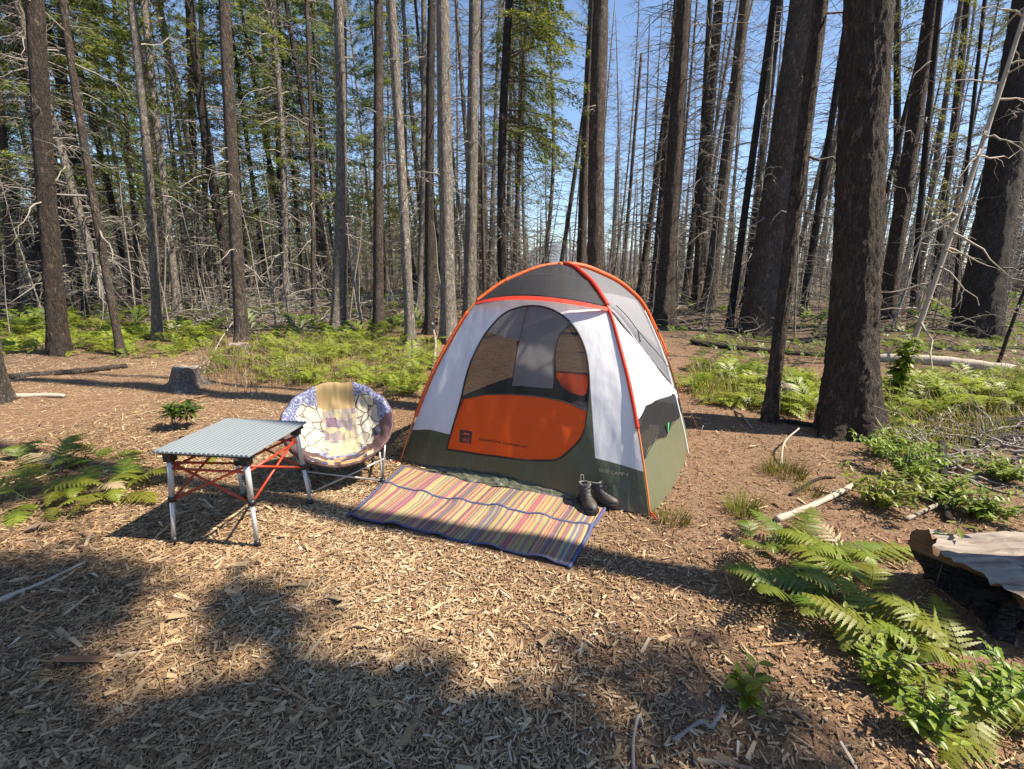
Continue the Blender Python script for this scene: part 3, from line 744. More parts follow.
fern(912, 668, 'bright fern below the charred side of the rotten log', 7, .9, FG, PI, 2.)
fern(845, 615, 'dark green fern in the middle of the right fern clump', 7, .85, FD, PI * 1.1, 2.)
fern(962, 675, 'yellow-green fern at the foot of the rotten log by the right edge', 8, .85, FG, PI, 2.2)
fern(1008, 745, 'nearest fern in the lower right corner', 7, .75, FG, PI * .8, 2.2)
fern(20, 462, 'fern at the left edge under the shaded bank', 7, .85, FD)
fern(62, 470, 'fern in the back row of the left fern patch, second from the edge', 7, .9, FD)
fern(100, 462, 'fern in the back row of the left patch nearest the dark shrub', 6, .8, FD)
fern(35, 500, 'large fern at the front of the left patch by the edge', 7, .95, FG, 0, 3)
fern(84, 497, 'bright fern in the front middle of the left fern patch', 7, .95, FG, 0, 2.4)
fern(122, 492, 'bright fern reaching towards the left table leg', 8, .9, FG, 0, 2.2)
fern(62, 522, 'small low fern in front of the left fern patch', 4, .6, FG)
fern(215, 455, 'fern partly hidden behind the folding table', 6, .7, FG)
fern(262, 428, 'fern in the shade between table top and round chair', 5, .55, FD)

def scatter_template(V0, f0, t0, x, y, rs, smin, smax, mb, tonesh=0.15, tilt=.25, mi=0, zoff=-.01):
    n = len(x); rz = rs.uniform(0, 6.28, n); sc = rs.uniform(smin, smax, n); tl = rs.normal(0, tilt, n)
    c, s_ = np.cos(rz), np.sin(rz)
    V = V0[None] * sc[:, None, None]
    zz = V[..., 2] + V[..., 0] * np.sin(tl)[:, None]; xx = V[..., 0] * np.cos(tl)[:, None]
    X = xx * c[:, None] - V[..., 1] * s_[:, None] + x[:, None]; Y = xx * s_[:, None] + V[..., 1] * c[:, None] + y[:, None]
    Z = zz + (hz(x, y) + zoff)[:, None]
    k = V0.shape[0]
    F_ = (f0[None] + (np.arange(n) * k)[:, None, None]).reshape(-1, f0.shape[1])
    tone = np.clip(t0[None] + rs.normal(0, tonesh, (n, 1)), 0, 1)
    mb.add(np.stack([X, Y, Z], -1).reshape(-1, 3), F_, mi, tone.ravel())

def px_points(polys, n, rs):
    """points spread evenly over patches of floor bounded by outlines seen on the floor"""
    xs, ys = [], []
    for poly, wgt in polys:
        g = np.array([ground(*p) for p in poly]); lo, hi = g.min(0), g.max(0); k = int(n * wgt)
        x = rs.uniform(lo[0], hi[0], k * 6); y = rs.uniform(lo[1], hi[1], k * 6)
        ins = in_poly(x, y, g); xs.append(x[ins][:k]); ys.append(y[ins][:k])
    return np.concatenate(xs), np.concatenate(ys)

def undergrowth():
    rs = np.random.default_rng(31)
    tm = [frond_mesh(.42, 13, 0, s, .8, .7) for s in (1, 2, 3)]
    mb = MB()
    zone = [([(0, 357), (0, 332), (120, 330), (230, 334), (225, 352), (120, 356)], .34), ([(228, 352), (250, 334), (330, 333), (430, 345), (425, 398), (360, 388), (250, 382), (212, 372)], .4),
            ([(690, 400), (690, 366), (760, 372), (830, 390), (820, 415), (735, 408)], .13), ([(885, 440), (880, 392), (1024, 385), (1024, 412), (930, 418)], .17)]
    for V, f, t, p in tm:
        x, y = px_points(zone, 2000, rs); clump = np.array([noise.noise((a * 1.6, b * 1.6, 2)) for a, b in zip(x, y)]) > rs.normal(.04, .10, len(x)); x, y = x[clump], y[clump]; scatter_template(V, f, t, x, y, rs, .5, 1.7, mb)
    tag(mb.build('fern_undergrowth', M['undergrowth'], None, False, True), 'low bright green ferns and herbs covering the ground before the trees', 'undergrowth', kind='stuff')
    # blades of grass
    mb = MB(); s = np.linspace(0, 1, 3)
    bl = np.array([[0, -.004, 0], [0, .004, 0], [.05, .003, .13], [.05, -.003, .13], [.14, 0, .2]])
    zone = [([(228, 352), (250, 334), (330, 333), (430, 345), (425, 398), (360, 388), (250, 386), (200, 375)], .4), ([(0, 357), (0, 332), (230, 334), (225, 352)], .15), ([(690, 400), (690, 366), (760, 372), (830, 390), (820, 415), (735, 408)], .3),
            ([(885, 470), (880, 392), (1024, 385), (1024, 440)], .3)]
    x, y = px_points(zone, 7000, rs)
    scatter_template(bl, np.array([[0, 1, 2, 3]]), np.full(5, .5), x, y, rs, .5, 1.4, mb, .25)
    mb2 = mb
    for V5 in (bl,):
        x, y = px_points(zone, 3000, rs); scatter_template(V5, np.array([[3, 2, 4]]), np.full(5, .5), x, y, rs, .5, 1.4, mb2, .25)
    tag(mb2.build('grass', M['grass'], None, False, True), 'yellow-green grass growing in the sunny patches', 'grass', kind='stuff')
    # dry stalks in front of the dark trunk
    n = 1100; zone = [([(195, 385), (205, 352), (300, 348), (320, 385), (260, 396)], .6), ([(300, 385), (290, 342), (430, 348), (425, 396)], .4), ([(690, 400), (690, 366), (760, 372), (830, 390), (820, 415)], .15), ([(885, 470), (880, 392), (1024, 385), (1024, 440)], .3)]
    x, y = px_points(zone, n, rs); n = len(x)
    P = np.stack([x, y, hz(x, y)], -1)[:, None] + np.zeros((1, 4, 1)); h = rs.uniform(.15, .55, n); dd = rs.normal(0, .3, (n, 2)); s = np.linspace(0, 1, 4)
    P[..., 2] += h[:, None] * (s - .25 * s ** 3); P[..., :2] += (dd * h[:, None] * 1.3)[:, None] * (s ** 1.6)[None, :, None]
    mb = MB(); V, f = tubes(P, (.004 * (1 - .6 * s))[None].repeat(n, 0), 3); mb.add(V, f, 0, np.repeat(rs.uniform(0, 1, n), 12))
    tag(mb.build('dry_grass', M['dry'], None, True, True), 'tangle of dry pale stalks around the low stump', 'dry grass', kind='stuff')
undergrowth()

def tuft(px, py, label, n=130, h=.17, spread=.11):
    rs = np.random.default_rng(int(px + py)); x, y = ground(px, py)
    a = rs.uniform(0, 6.28, n); r = spread * np.sqrt(rs.uniform(0, 1, n)); s = np.linspace(0, 1, 4)
    hh = h * rs.uniform(.4, 1.1, n); b = rs.uniform(.1, .8, n)
    P = np.zeros((n, 4, 3)); P[..., 0] = (r * np.cos(a))[:, None] + (hh * b * np.cos(a))[:, None] * s ** 2; P[..., 1] = (r * np.sin(a))[:, None] + (hh * b * np.sin(a))[:, None] * s ** 2
    P[..., 2] = hh[:, None] * (s - .3 * b[:, None] * s ** 2)
    mb = MB(); V, f = tubes(P, (.0026 * (1 - .8 * s))[None].repeat(n, 0), 3); mb.add(V, f, 0, np.repeat(rs.uniform(0, 1, n), 12))
    o = mb.build('grass_tuft', M['grass'], None, True, True); o.location = (x, y, gz(x, y)); tag(o, label, 'grass tuft', 'grass tufts right of the tent')
tuft(783, 474, 'wide grass tuft on the bare red soil below the great scaly trunk', 220, .16, .16)
tuft(743, 512, 'yellow grass tuft above the fern at the end of the pale stick', 170, .17, .11)
tuft(672, 520, 'small grass tuft at the front right corner of the tent', 110, .11, .11)
tuft(808, 494, 'sparse grass tuft behind the pale stick', 60, .12, .1)

def leafy(name, px, py, label, cat, h, nst, nleaf, leaf, mat_, spread=.25, up=.6, wfr=.42, group=None, stemr=.004, rosette=False, dist=None):
    """broad-leaved plant: stems with pointed oval leaves"""
    rs = np.random.default_rng(int(px * 3 + py)); x, y = ground(px, py)
    t = thing(name, label, cat, (x, y, gz(x, y)), 0, group)
    sm = MB(); lm = MB(); s = np.linspace(0, 1, 6)
    prof = np.array([(0, .06), (.25, .8), (.5, 1.), (.75, .7), (1, .03)])
    for i in range(nst):
        a = rs.uniform(0, 6.28); b = spread * rs.uniform(.1, 1); hh = h * rs.uniform(.6, 1.05)
        P = np.stack([b * np.cos(a) * s ** 1.3, b * np.sin(a) * s ** 1.3, hh * (s - .08 * s ** 2)], -1) + np.concatenate([np.zeros((1, 3)), rs.normal(0, .012 * h, (5, 3))])
        tube1(sm, P, np.linspace(stemr, stemr * .4, 6), 5)
        for k in range(nleaf):
            u = (rs.uniform(.75, 1.0) if rosette else rs.uniform(.2, 1.0)); p = np.array([np.interp(u, s, P[:, j]) for j in range(3)])
            la = rs.uniform(0, 6.28); el = rs.normal(up - .45, .35); l = leaf * rs.uniform(.6, 1.25)
            d = np.array([math.cos(la) * math.cos(el), math.sin(la) * math.cos(el), math.sin(el)])
            sd = np.cross(d, [0, 0, 1.]); sd /= np.linalg.norm(sd) + 1e-6; nn = np.cross(sd, d)
            V = []
            for q, w in prof:
                c = p + d * l * (q + .1) - nn * l * .22 * q * q
                for g in (-1, 0, 1): V.append(c + sd * g * w * l * wfr * .5 + nn * (abs(g) * w * l * .06))
            lm.add(np.array(V), gridf(5, 3), 0, np.clip(rs.normal(.5, .25), 0, 1))
    sm.build('stem', M['twig_dark'], t); lm.build('foliage', mat_, t, True, True)
    return t
leafy('seedling', 745, 708, 'small bright green seedling alone on the brown soil', 'seedling', .17, 7, 9, .055, M['leaf'], .10, .6, .5)
leafy('sapling', 896, 404, 'yellow-green leafy sapling growing beside the great scaly trunk', 'sapling', .98, 5, 52, .13, M['leaf'], .22, .5, .5, stemr=.008)
leafy('shrub', 174, 431, 'dark glossy leafy shrub on the red soil behind the table', 'shrub', .30, 10, 16, .115, M['rhodo'], .22, .75, .28, rosette=True)
leafy('tall_herb', 935, 588, 'single upright herb with long leaves before the rotten log', 'herb', .42, 1, 9, .10, M['leaf'], .12, .6, .3)
for px, py, s_, lb in ((872, 505, .27, 'lower left bush of the leafy thicket above the pale stick'), (905, 480, .33, 'middle bush of the leafy thicket under the great scaly trunk'),
                       (935, 500, .28, 'right bush of the leafy thicket beside the dark upright branch'), (885, 458, .26, 'top bush of the thicket next to the scaly trunk roots'),
                       (975, 515, .22, 'low bush behind the top edge of the rotten log'), (1005, 482, .2, 'low bush by the right edge above the rotten log')):
    leafy('bush', px, py, lb, 'bush', s_, 24, 24, .052, M['leaf'], .36, .5, .34, 'small bushes right of the tent')
for px, py, s_, lb in ((880, 690, .20, 'leafy herb left of the lowest ferns on the right'), (920, 735, .22, 'leafy herb low among the ferns near the bottom right'),
                       (985, 722, .24, 'broad-leaved herb between the two nearest right ferns'), (860, 655, .15, 'small herb on the shaded soil under the fern clump'), (1010, 700, .2, 'herb against the right edge below the rotten log')):
    leafy('leafy_herb', px, py, lb, 'herb', s_, 11, 16, .046, M['leaf'], .17, .55, .4, 'herbs below the rotten log')

# ------------------------------------------------------------------ logs, sticks, stumps
def stick(name, pts_px, r, mat_, label, cat, group=None, lift=.0, sides=9, r1=None, bumpy=.12, z=None, capmat=None):
    """a fallen log or stick: passes over floor points"""
    pts = []
    for i, p in enumerate(pts_px):
        x, y = ground(p[0], p[1]); zz = p[2] if len(p) > 2 else 0
        pts.append((x, y, gz(x, y) + zz + r * .75))
    n = 10 + 8 * len(pts); P = smooth_path(pts, n); o0 = P[0].copy(); P = P - o0
    rad = np.linspace(r, r1 if r1 is not None else r * .7, n)
    rs = np.random.default_rng(int(pts_px[0][0] * 5 + pts_px[0][1]))
    V, f = tubes(P, rad, sides, True)
    J = np.array([noise.noise((v[0] * 9 + o0[0], v[1] * 9, v[2] * 30)) for v in V]); cen = np.repeat(P, sides, 0)
    V = cen + (V - cen) * (1 + bumpy * 2.2 * J)[:, None]
    ob = MB().add(V, f[0]); 
    mats = [mat_, capmat or mat_]
    ob.f += [f[1].astype(np.int64), f[2].astype(np.int64)]; ob.m += [np.array([1]), np.array([1])]
    o = ob.build(name, mats, None, True); o.location = o0
    return tag(o, label, cat, group)
stick('fallen_log', [(868, 366), (940, 371), (1030, 380)], .085, M['palelog'], 'long pale fallen log lying across the right background', 'log', r1=.1)
stick('fallen_log', [(2, 379), (70, 375), (128, 369)], .055, M['bark_brown'], 'grey fallen log across the back of the left clearing', 'log')
stick('fallen_log', [(735, 376), (770, 390), (812, 409)], .09, M['greywood'], 'weathered grey log running down right from the sawn log', 'log', r1=.12)
stick('sawn_log', [(706, 368), (732, 376)], .085, M['bark_brown'], 'short sawn log with a pale cut end right of the tent', 'log', r1=.085, capmat=M['cutwood'], bumpy=.06)
stick('fallen_log', [(690, 346), (760, 352), (850, 357), (960, 352), (1030, 348)], .06, M['bark_dark'], 'long dark log at the foot of the right background trees', 'log', r1=.05)
stick('dead_branch', [(776, 522), (812, 510), (852, 492, .04)], .024, M['palelog'], 'pale barkless stick pointing at the leafy thicket', 'stick', r1=.019)
stick('dead_branch', [(893, 436), (930, 425, .02), (965, 414, .06), (1000, 404, .02)], .035, M['greywood'], 'grey dead branch behind the thicket, left of the dark logs', 'branch', r1=.02)
stick('fallen_log', [(972, 436), (1000, 430), (1034, 424)], .06, M['bark_dark'], 'upper one of two dark logs at the right edge', 'log')
stick('fallen_log', [(962, 446), (1000, 442), (1034, 438)], .05, M['charred'], 'lower blackened one of two dark logs at the right edge', 'log')
stick('dead_branch', [(938, 462, .15), (941, 490, .08), (948, 522)], .028, M['bark_dark'], 'dark upright broken branch in the leafy thicket', 'branch')
stick('stick', [(673, 741), (700, 726, .01), (711, 729), (723, 713, .02)], .0075, M['twig'], 'bent pale stick beside the lone seedling', 'stick', r1=.008)
stick('stick', [(634, 775), (633, 745, .02), (638, 722, .03), (643, 727, .01)], .006, M['twig'], 'hooked brown stick at the bottom, left of the bent stick', 'stick')
stick('stick', [(640, 772), (665, 758), (690, 751)], .006, M['twig'], 'straight stick at the bottom between hooked stick and pale slab', 'stick')
stick('stick', [(693, 763), (720, 766), (752, 774)], .011, M['greywood'], 'pale flat piece of wood at the bottom under the bent stick', 'stick')
stick('stick', [(792, 712), (803, 722), (815, 733)], .008, M['greywood'], 'short grey stick right of the lone seedling', 'stick')
stick('splinter', [(0, 602), (45, 583), (88, 563)], .016, M['palelog'], 'long pale split of wood at the left edge', 'wood split', r1=.006)
stick('splinter', [(12, 606), (40, 594), (66, 583)], .014, M['rotwood'], 'reddish split of wood beside the long pale one', 'wood split', r1=.008)
stick('stick', [(18, 405), (45, 403), (66, 402)], .035, M['palelog'], 'pale short log beside the trunk at the left edge', 'log')
stick('dead_branch', [(781, 465, .0), (783, 452, .09), (797, 441, .11)], .010, M['palelog'], 'thin arched twig rising from the wide grass tuft', 'twig')
stick('dead_branch', [(735, 412), (742, 420, .03), (752, 430)], .012, M['greywood'], 'thin stick lying by the slanted rough trunk', 'stick')
stick('dead_branch', [(765, 420), (800, 424), (830, 430)], .03, M['charred'], 'blackened root between the two rough trunks', 'root')
stick('dead_branch', [(790, 497), (818, 480, .01), (835, 478)], .012, M['bark_dark'], 'dark twig behind the pale stick', 'twig')
stick('dead_branch', [(876, 446, .0), (882, 440, .08), (893, 441, .09), (896, 455)], .018, M['greywood'], 'curved grey root loop beside the scaly trunk', 'root')
stick('dead_branch', [(905, 520), (950, 505, .03), (1000, 500)], .016, M['greywood'], 'thin grey branch behind the top of the rotten log', 'branch')
stick('dead_branch', [(205, 378, .02), (222, 352, .25), (236, 336, .4)], .011, M['palelog'], 'pale dry bough arching over the low stump', 'branch')
stick('dead_branch', [(192, 385, .0), (215, 368, .12), (262, 368, .1)], .010, M['palelog'], 'pale dry bough lying right of the low stump', 'branch')
stick('dead_branch', [(160, 415), (190, 402, .02), (215, 395)], .014, M['rotwood'], 'reddish branch on the soil between shrub and chair', 'branch')
stick('dead_branch', [(433, 370, 0), (436, 352, .15), (433, 341, .3)], .03, M['greywood'], 'broken grey stub leaning beside the tent shoulder', 'branch')

def stump(px, py, w, h, label, lean=.1):
    x, y = ground(px, py); r = w / F * y * .5
    t = thing('tree_stump', label, 'stump', (x, y, gz(x, y)))
    n, k = 13, 30; V = np.zeros((n, k, 3)); th = np.arange(k) / k * 2 * PI
    for i in range(n):
        z = -.06 + (h + .06) * i / (n - 1)
        for j in range(k):
            rr = r * (1 - .12 * z / h) * (1 + 1.1 * math.exp(-max(z, 0) / (h * .25)) * (.6 + .5 * math.sin(3 * th[j] + px))) * (1 + .1 * noise.noise((math.cos(th[j]) * 3, math.sin(th[j]) * 3, z * 9)))
            top = .22 * h * noise.noise((math.cos(th[j]) * 2, math.sin(th[j]) * 2, px)) * (i == n - 1)
            V[i, j] = (math.cos(th[j]) * rr + lean * z, math.sin(th[j]) * rr, z + top)
    MB().add(V.reshape(-1, 3), gridf(n, k, True)).build('stump_bark', M['bark_pale'], t)
    a = np.concatenate([V[-1] + [0, 0, .002], (V[-1] - V[-1].mean(0)) * .5 + V[-1].mean(0) + [0, 0, .006], V[-1].mean(0)[None].repeat(k, 0)])
    MB().add(a, gridf(3, k, True)).build('cut_face', M['greywood'], t)
stump(187, 389, 26, .26, 'low grey cut stump at the edge of the sunlit left clearing')
stump(241, 358, 19, .22, 'ragged short stump at the foot of the dark brown trunk', .0)

def rotten_log():
    x0, y0 = at_z(912, 531, .34); rz = -.16
    t = thing('rotten_log', 'big rotten log with grey weathered top and black charred hollow side at the right', 'log', (x0, y0, gz(x0, y0)), rz)
    # cross-section: back, weathered top sloping to the front, broken lip, burnt hollow, foot
    key = np.array([(.10, -.05), (.13, .12), (.10, .27), (.02, .345), (-.12, .335), (-.24, .315), (-.33, .285), (-.355, .25), (-.31, .20), (-.20, .16), (-.14, .10), (-.15, .03), (-.24, -.01), (-.33, -.05)])
    k = 150; prof = smooth_path(np.c_[key, np.zeros(len(key))], k)[:, :2]; n = 130; L = 2.3; V = np.zeros((n, k, 3))
    u = np.linspace(0, 1, k); topw = np.exp(-(np.abs(u - .29) / .17) ** 3)
    for i in range(n):
        X = L * (i / (n - 1)) ** 1.5
        for j in range(k):
            y, z = prof[j]
            sw = 1 + .10 * math.sin(X * 2.6 + 1) * (1 - topw[j])
            big = .05 * noise.noise((X * 2.2, y * 4, z * 4)) + .022 * noise.noise((X * 7, y * 16, z * 16)) + .010 * noise.noise((X * 18, y * 45, z * 45))
            fib = topw[j] * (.016 * noise.noise((X * 1.8, y * 38, 0)) + .008 * noise.noise((X * 5, y * 90, 2)) + .04 * noise.noise((X * 2.4, y * 6, 11)) - .038 * max(0, .12 - abs(noise.noise((X * 1.3, y * 11, 6)))) / .12)
            d = np.array([y + .14, z - .15]); d /= np.linalg.norm(d) + 1e-6
            g = big * (1.35 - topw[j])
            end = max(0, 1 - X / .55)
            rag = (.10 * (1 + noise.noise((y * 5, z * 6, 7))) + .05 * noise.noise((y * 24, z * 9, 2)) + .40 * (.33 - z)) * end
            V[i, j] = (X + rag, (y + d[0] * g) * sw, z + d[1] * g + fib - .02 * end ** 2 * topw[j])
    P = V.reshape(-1, 3); f = gridf(n, k); cen = P[f].mean(1); uu = np.tile((u[:-1] + u[1:]) / 2, n - 1)
    wob = np.array([noise.noise((c[0] * 5, c[1] * 14, c[2] * 14)) for c in cen])
    top = (cen[:, 2] + .03 * wob > .215) & (uu + .05 * wob < .50)
    char = (uu + .09 * wob > .64) | (uu < .05)
    b = MB(); b.add(P, f[~top][:, ::-1], np.where(char[~top], 0, 1)); b.f.append(np.arange(k)[None]); b.m.append(np.array([0]))
    c0 = V[0].mean(0) + [.18, 0, 0]; ring = np.concatenate([V[0], V[0] * .5 + c0 * .5 + np.array([[.03 * noise.noise((q * .5, 1, 1)), 0, 0] for q in range(k)]), c0[None].repeat(k, 0)])
    b.f.pop(); b.m.pop(); fr_ = gridf(3, k, True); cz_ = ring[fr_].mean(1); b.add(ring, fr_, np.where(cz_[:, 2] + np.array([.06 * noise.noise(tuple(c * 12)) for c in cz_]) > .20, 1, 0))
    b.build('charred_body', [M['charred'], M['rotwood']], t)
    MB().add(P, f[top][:, ::-1]).build('weathered_top', M['greywood'], t)
rotten_log()

def brush(name, label, polys, n, hmax, lmax, seed, mat_):
    """tangle of dead crooked branches"""
    rs = np.random.default_rng(seed); x, y = px_points([(p, 1.) for p in polys], n, rs); n = len(x); K = 7; s = np.linspace(0, 1, K)
    a = rs.uniform(0, 6.28, n); el = np.abs(rs.normal(.1, .35, n)); L = lmax * rs.uniform(.25, 1, n) ** 1.3; z = hz(x, y) + hmax * rs.uniform(0, 1, n) ** 2
    P = np.stack([x, y, z], -1)[:, None] + (np.stack([np.cos(a) * np.cos(el), np.sin(a) * np.cos(el), np.sin(el)], -1) * L[:, None])[:, None] * s[None, :, None]
    P[..., 2] -= (L * rs.uniform(0, .6, n))[:, None] * s ** 2
    P[:, 1:] += np.cumsum(rs.normal(0, .035, (n, K - 1, 3)) * L[:, None, None], 1)
    P[..., 2] = np.maximum(P[..., 2], hz(P[..., 0], P[..., 1]) + .01)
    mb = MB(); V, f = tubes(P, (rs.uniform(.006, .02, n))[:, None] * (1 - .75 * s), 4); mb.add(V, f)
    tw = 4; m = n * tw; bi = np.repeat(np.arange(n), tw); k = rs.integers(1, K, m); t = rs.normal(0, 1, (m, 3)); t[:, 2] *= .6; t /= np.linalg.norm(t, axis=1, keepdims=True)
    s3 = np.linspace(0, 1, 4); l = L[bi] * rs.uniform(.1, .4, m); Q = P[bi, k][:, None] + t[:, None] * (l[:, None] * s3)[..., None]; Q[:, 1:] += rs.normal(0, .06, (m, 3, 3)) * l[:, None, None]
    V, f = tubes(Q, (.004 * (1 - .6 * s3))[None].repeat(m, 0), 3); mb.add(V, f)
    tag(mb.build(name, mat_), label, 'brushwood', kind='stuff')
brush('brushwood', 'heap of tangled grey dead branches left of centre under the trees', [[(195, 333), (200, 314), (290, 308), (345, 320), (330, 331), (240, 334)]], 420, .9, 1.7, 3, M['twig'])
brush('brushwood', 'tangle of dead branches under the trees right of the tent', [[(690, 352), (685, 318), (850, 315), (1040, 318), (1040, 352), (850, 358)]], 420, .6, 1.3, 4, M['twig_dark'])
brush('brushwood', 'fallen twigs and bark between the thicket and the dark logs', [[(900, 470), (905, 435), (1030, 425), (1030, 470), (960, 480)]], 190, .05, .5, 6, M['twig'])
brush('brushwood', 'dead branches strewn far behind the tent', [[(345, 322), (350, 306), (560, 303), (690, 308), (690, 322), (520, 325)]], 420, .7, 1.9, 8, M['twig'])
brush('brushwood', 'dark fallen branches under the firs at far left', [[(0, 331), (0, 308), (190, 306), (190, 326)]], 300, .6, 1.7, 9, M['twig_dark'])

def thicket(name, label, stems, seed, mat_, hr, tw=16):
    """dead thin saplings with fine twigs, too many to tell apart"""
    rs = np.random.default_rng(seed); x = []; y = []
    for (p0, p1), (d0, d1), n in stems:
        px = rs.uniform(p0, p1, n); d = d0 + (d1 - d0) * rs.uniform(0, 1, n) ** .8; x.append((px - CX) / F / .971 * d); y.append(d)
    x = np.concatenate(x); y = np.concatenate(y); n = len(x); h = hr[0] + (hr[1] - hr[0]) * rs.uniform(0, 1, n) ** 1.8; s = np.linspace(0, 1, 6)
    P = np.stack([x, y, hz(x, y) - .05], -1)[:, None] + np.zeros((1, 6, 1)); P[..., 2] += h[:, None] * s
    P[..., 0] += (rs.normal(.02, .13, n) * h)[:, None] * s; P[..., 1] += (rs.normal(.02, .1, n) * h)[:, None] * s; P[:, 1:, :2] += np.cumsum(rs.normal(0, .03, (n, 5, 2)), 1)
    mb = MB(); V, f = tubes(P, (.008 + .005 * h * rs.uniform(.5, 1.3, n))[:, None] * (1 - .8 * s), 4); mb.add(V, f)
    m = n * tw; bi = np.repeat(np.arange(n), tw); u = rs.uniform(.05, 1, m); q = P[bi, 0] * 0
    k = np.clip((u * 5).astype(int), 0, 4); fr = (u * 5 - k)[:, None]; q = P[bi, k] * (1 - fr) + P[bi, k + 1] * fr
    a = rs.uniform(0, 6.28, m); l = (.25 + .28 * h[bi]) * rs.uniform(.2, 1, m) * (1.1 - u); s3 = np.linspace(0, 1, 5)
    D = np.stack([np.cos(a), np.sin(a), rs.normal(.1, .4, m)], -1); Q = q[:, None] + D[:, None] * (l[:, None] * s3)[..., None]; Q[..., 2] -= (l * rs.uniform(0, .7, m))[:, None] * s3 ** 2; Q[:, 1:] += rs.normal(0, .06, (m, 4, 3)) * l[:, None, None]
    V, f = tubes(Q, (.0055 * (1 - .7 * s3))[None].repeat(m, 0), 3); mb.add(V, f)
    tag(mb.build(name, mat_), label, 'thicket', kind='stuff')
thicket('dead_thicket', 'grey haze of thin dead saplings and twigs between the trunks', [((-40, 210), (10.5, 30), 150), ((200, 440), (12.5, 34), 240), ((440, 690), (14, 40), 200), ((680, 860), (12, 34), 210), ((850, 1070), (11, 32), 190)], 41, M['twig'], (.6, 5.5))
thicket('dead_thicket', 'darker dead saplings far back under the trees', [((-40, 1070), (24, 60), 520)], 42, M['twig_dark'], (1, 7), 14)
def far_floor():
    rs = np.random.default_rng(51); mb = MB(); tm = [frond_mesh(.6, 9, 0, s, .9, .6) for s in (4, 5)]
    for V, f, t, p in tm:
        d = 11 + 45 * rs.uniform(0, 1, 1500) ** 1.2; px = rs.uniform(-60, 1090, 1500); x = (px - CX) / F / .971 * d; k = (px < 430) | (rs.uniform(0, 1, 1500) < .35)
        scatter_template(V, f, t, x[k], d[k], rs, .7, 2.2, mb)
    x, y = px_points([([(688, 362), (688, 336), (860, 330), (1040, 330), (1040, 372), (860, 368)], 1.)], 700, rs); V, f, t, p = tm[0]
    scatter_template(V, f, t, x, y, rs, .25, .75, mb)
    tag(mb.build('forest_undergrowth', M['fern_dark'], None, False, True), 'scattered green undergrowth deep between the trunks', 'undergrowth', kind='stuff')
far_floor()
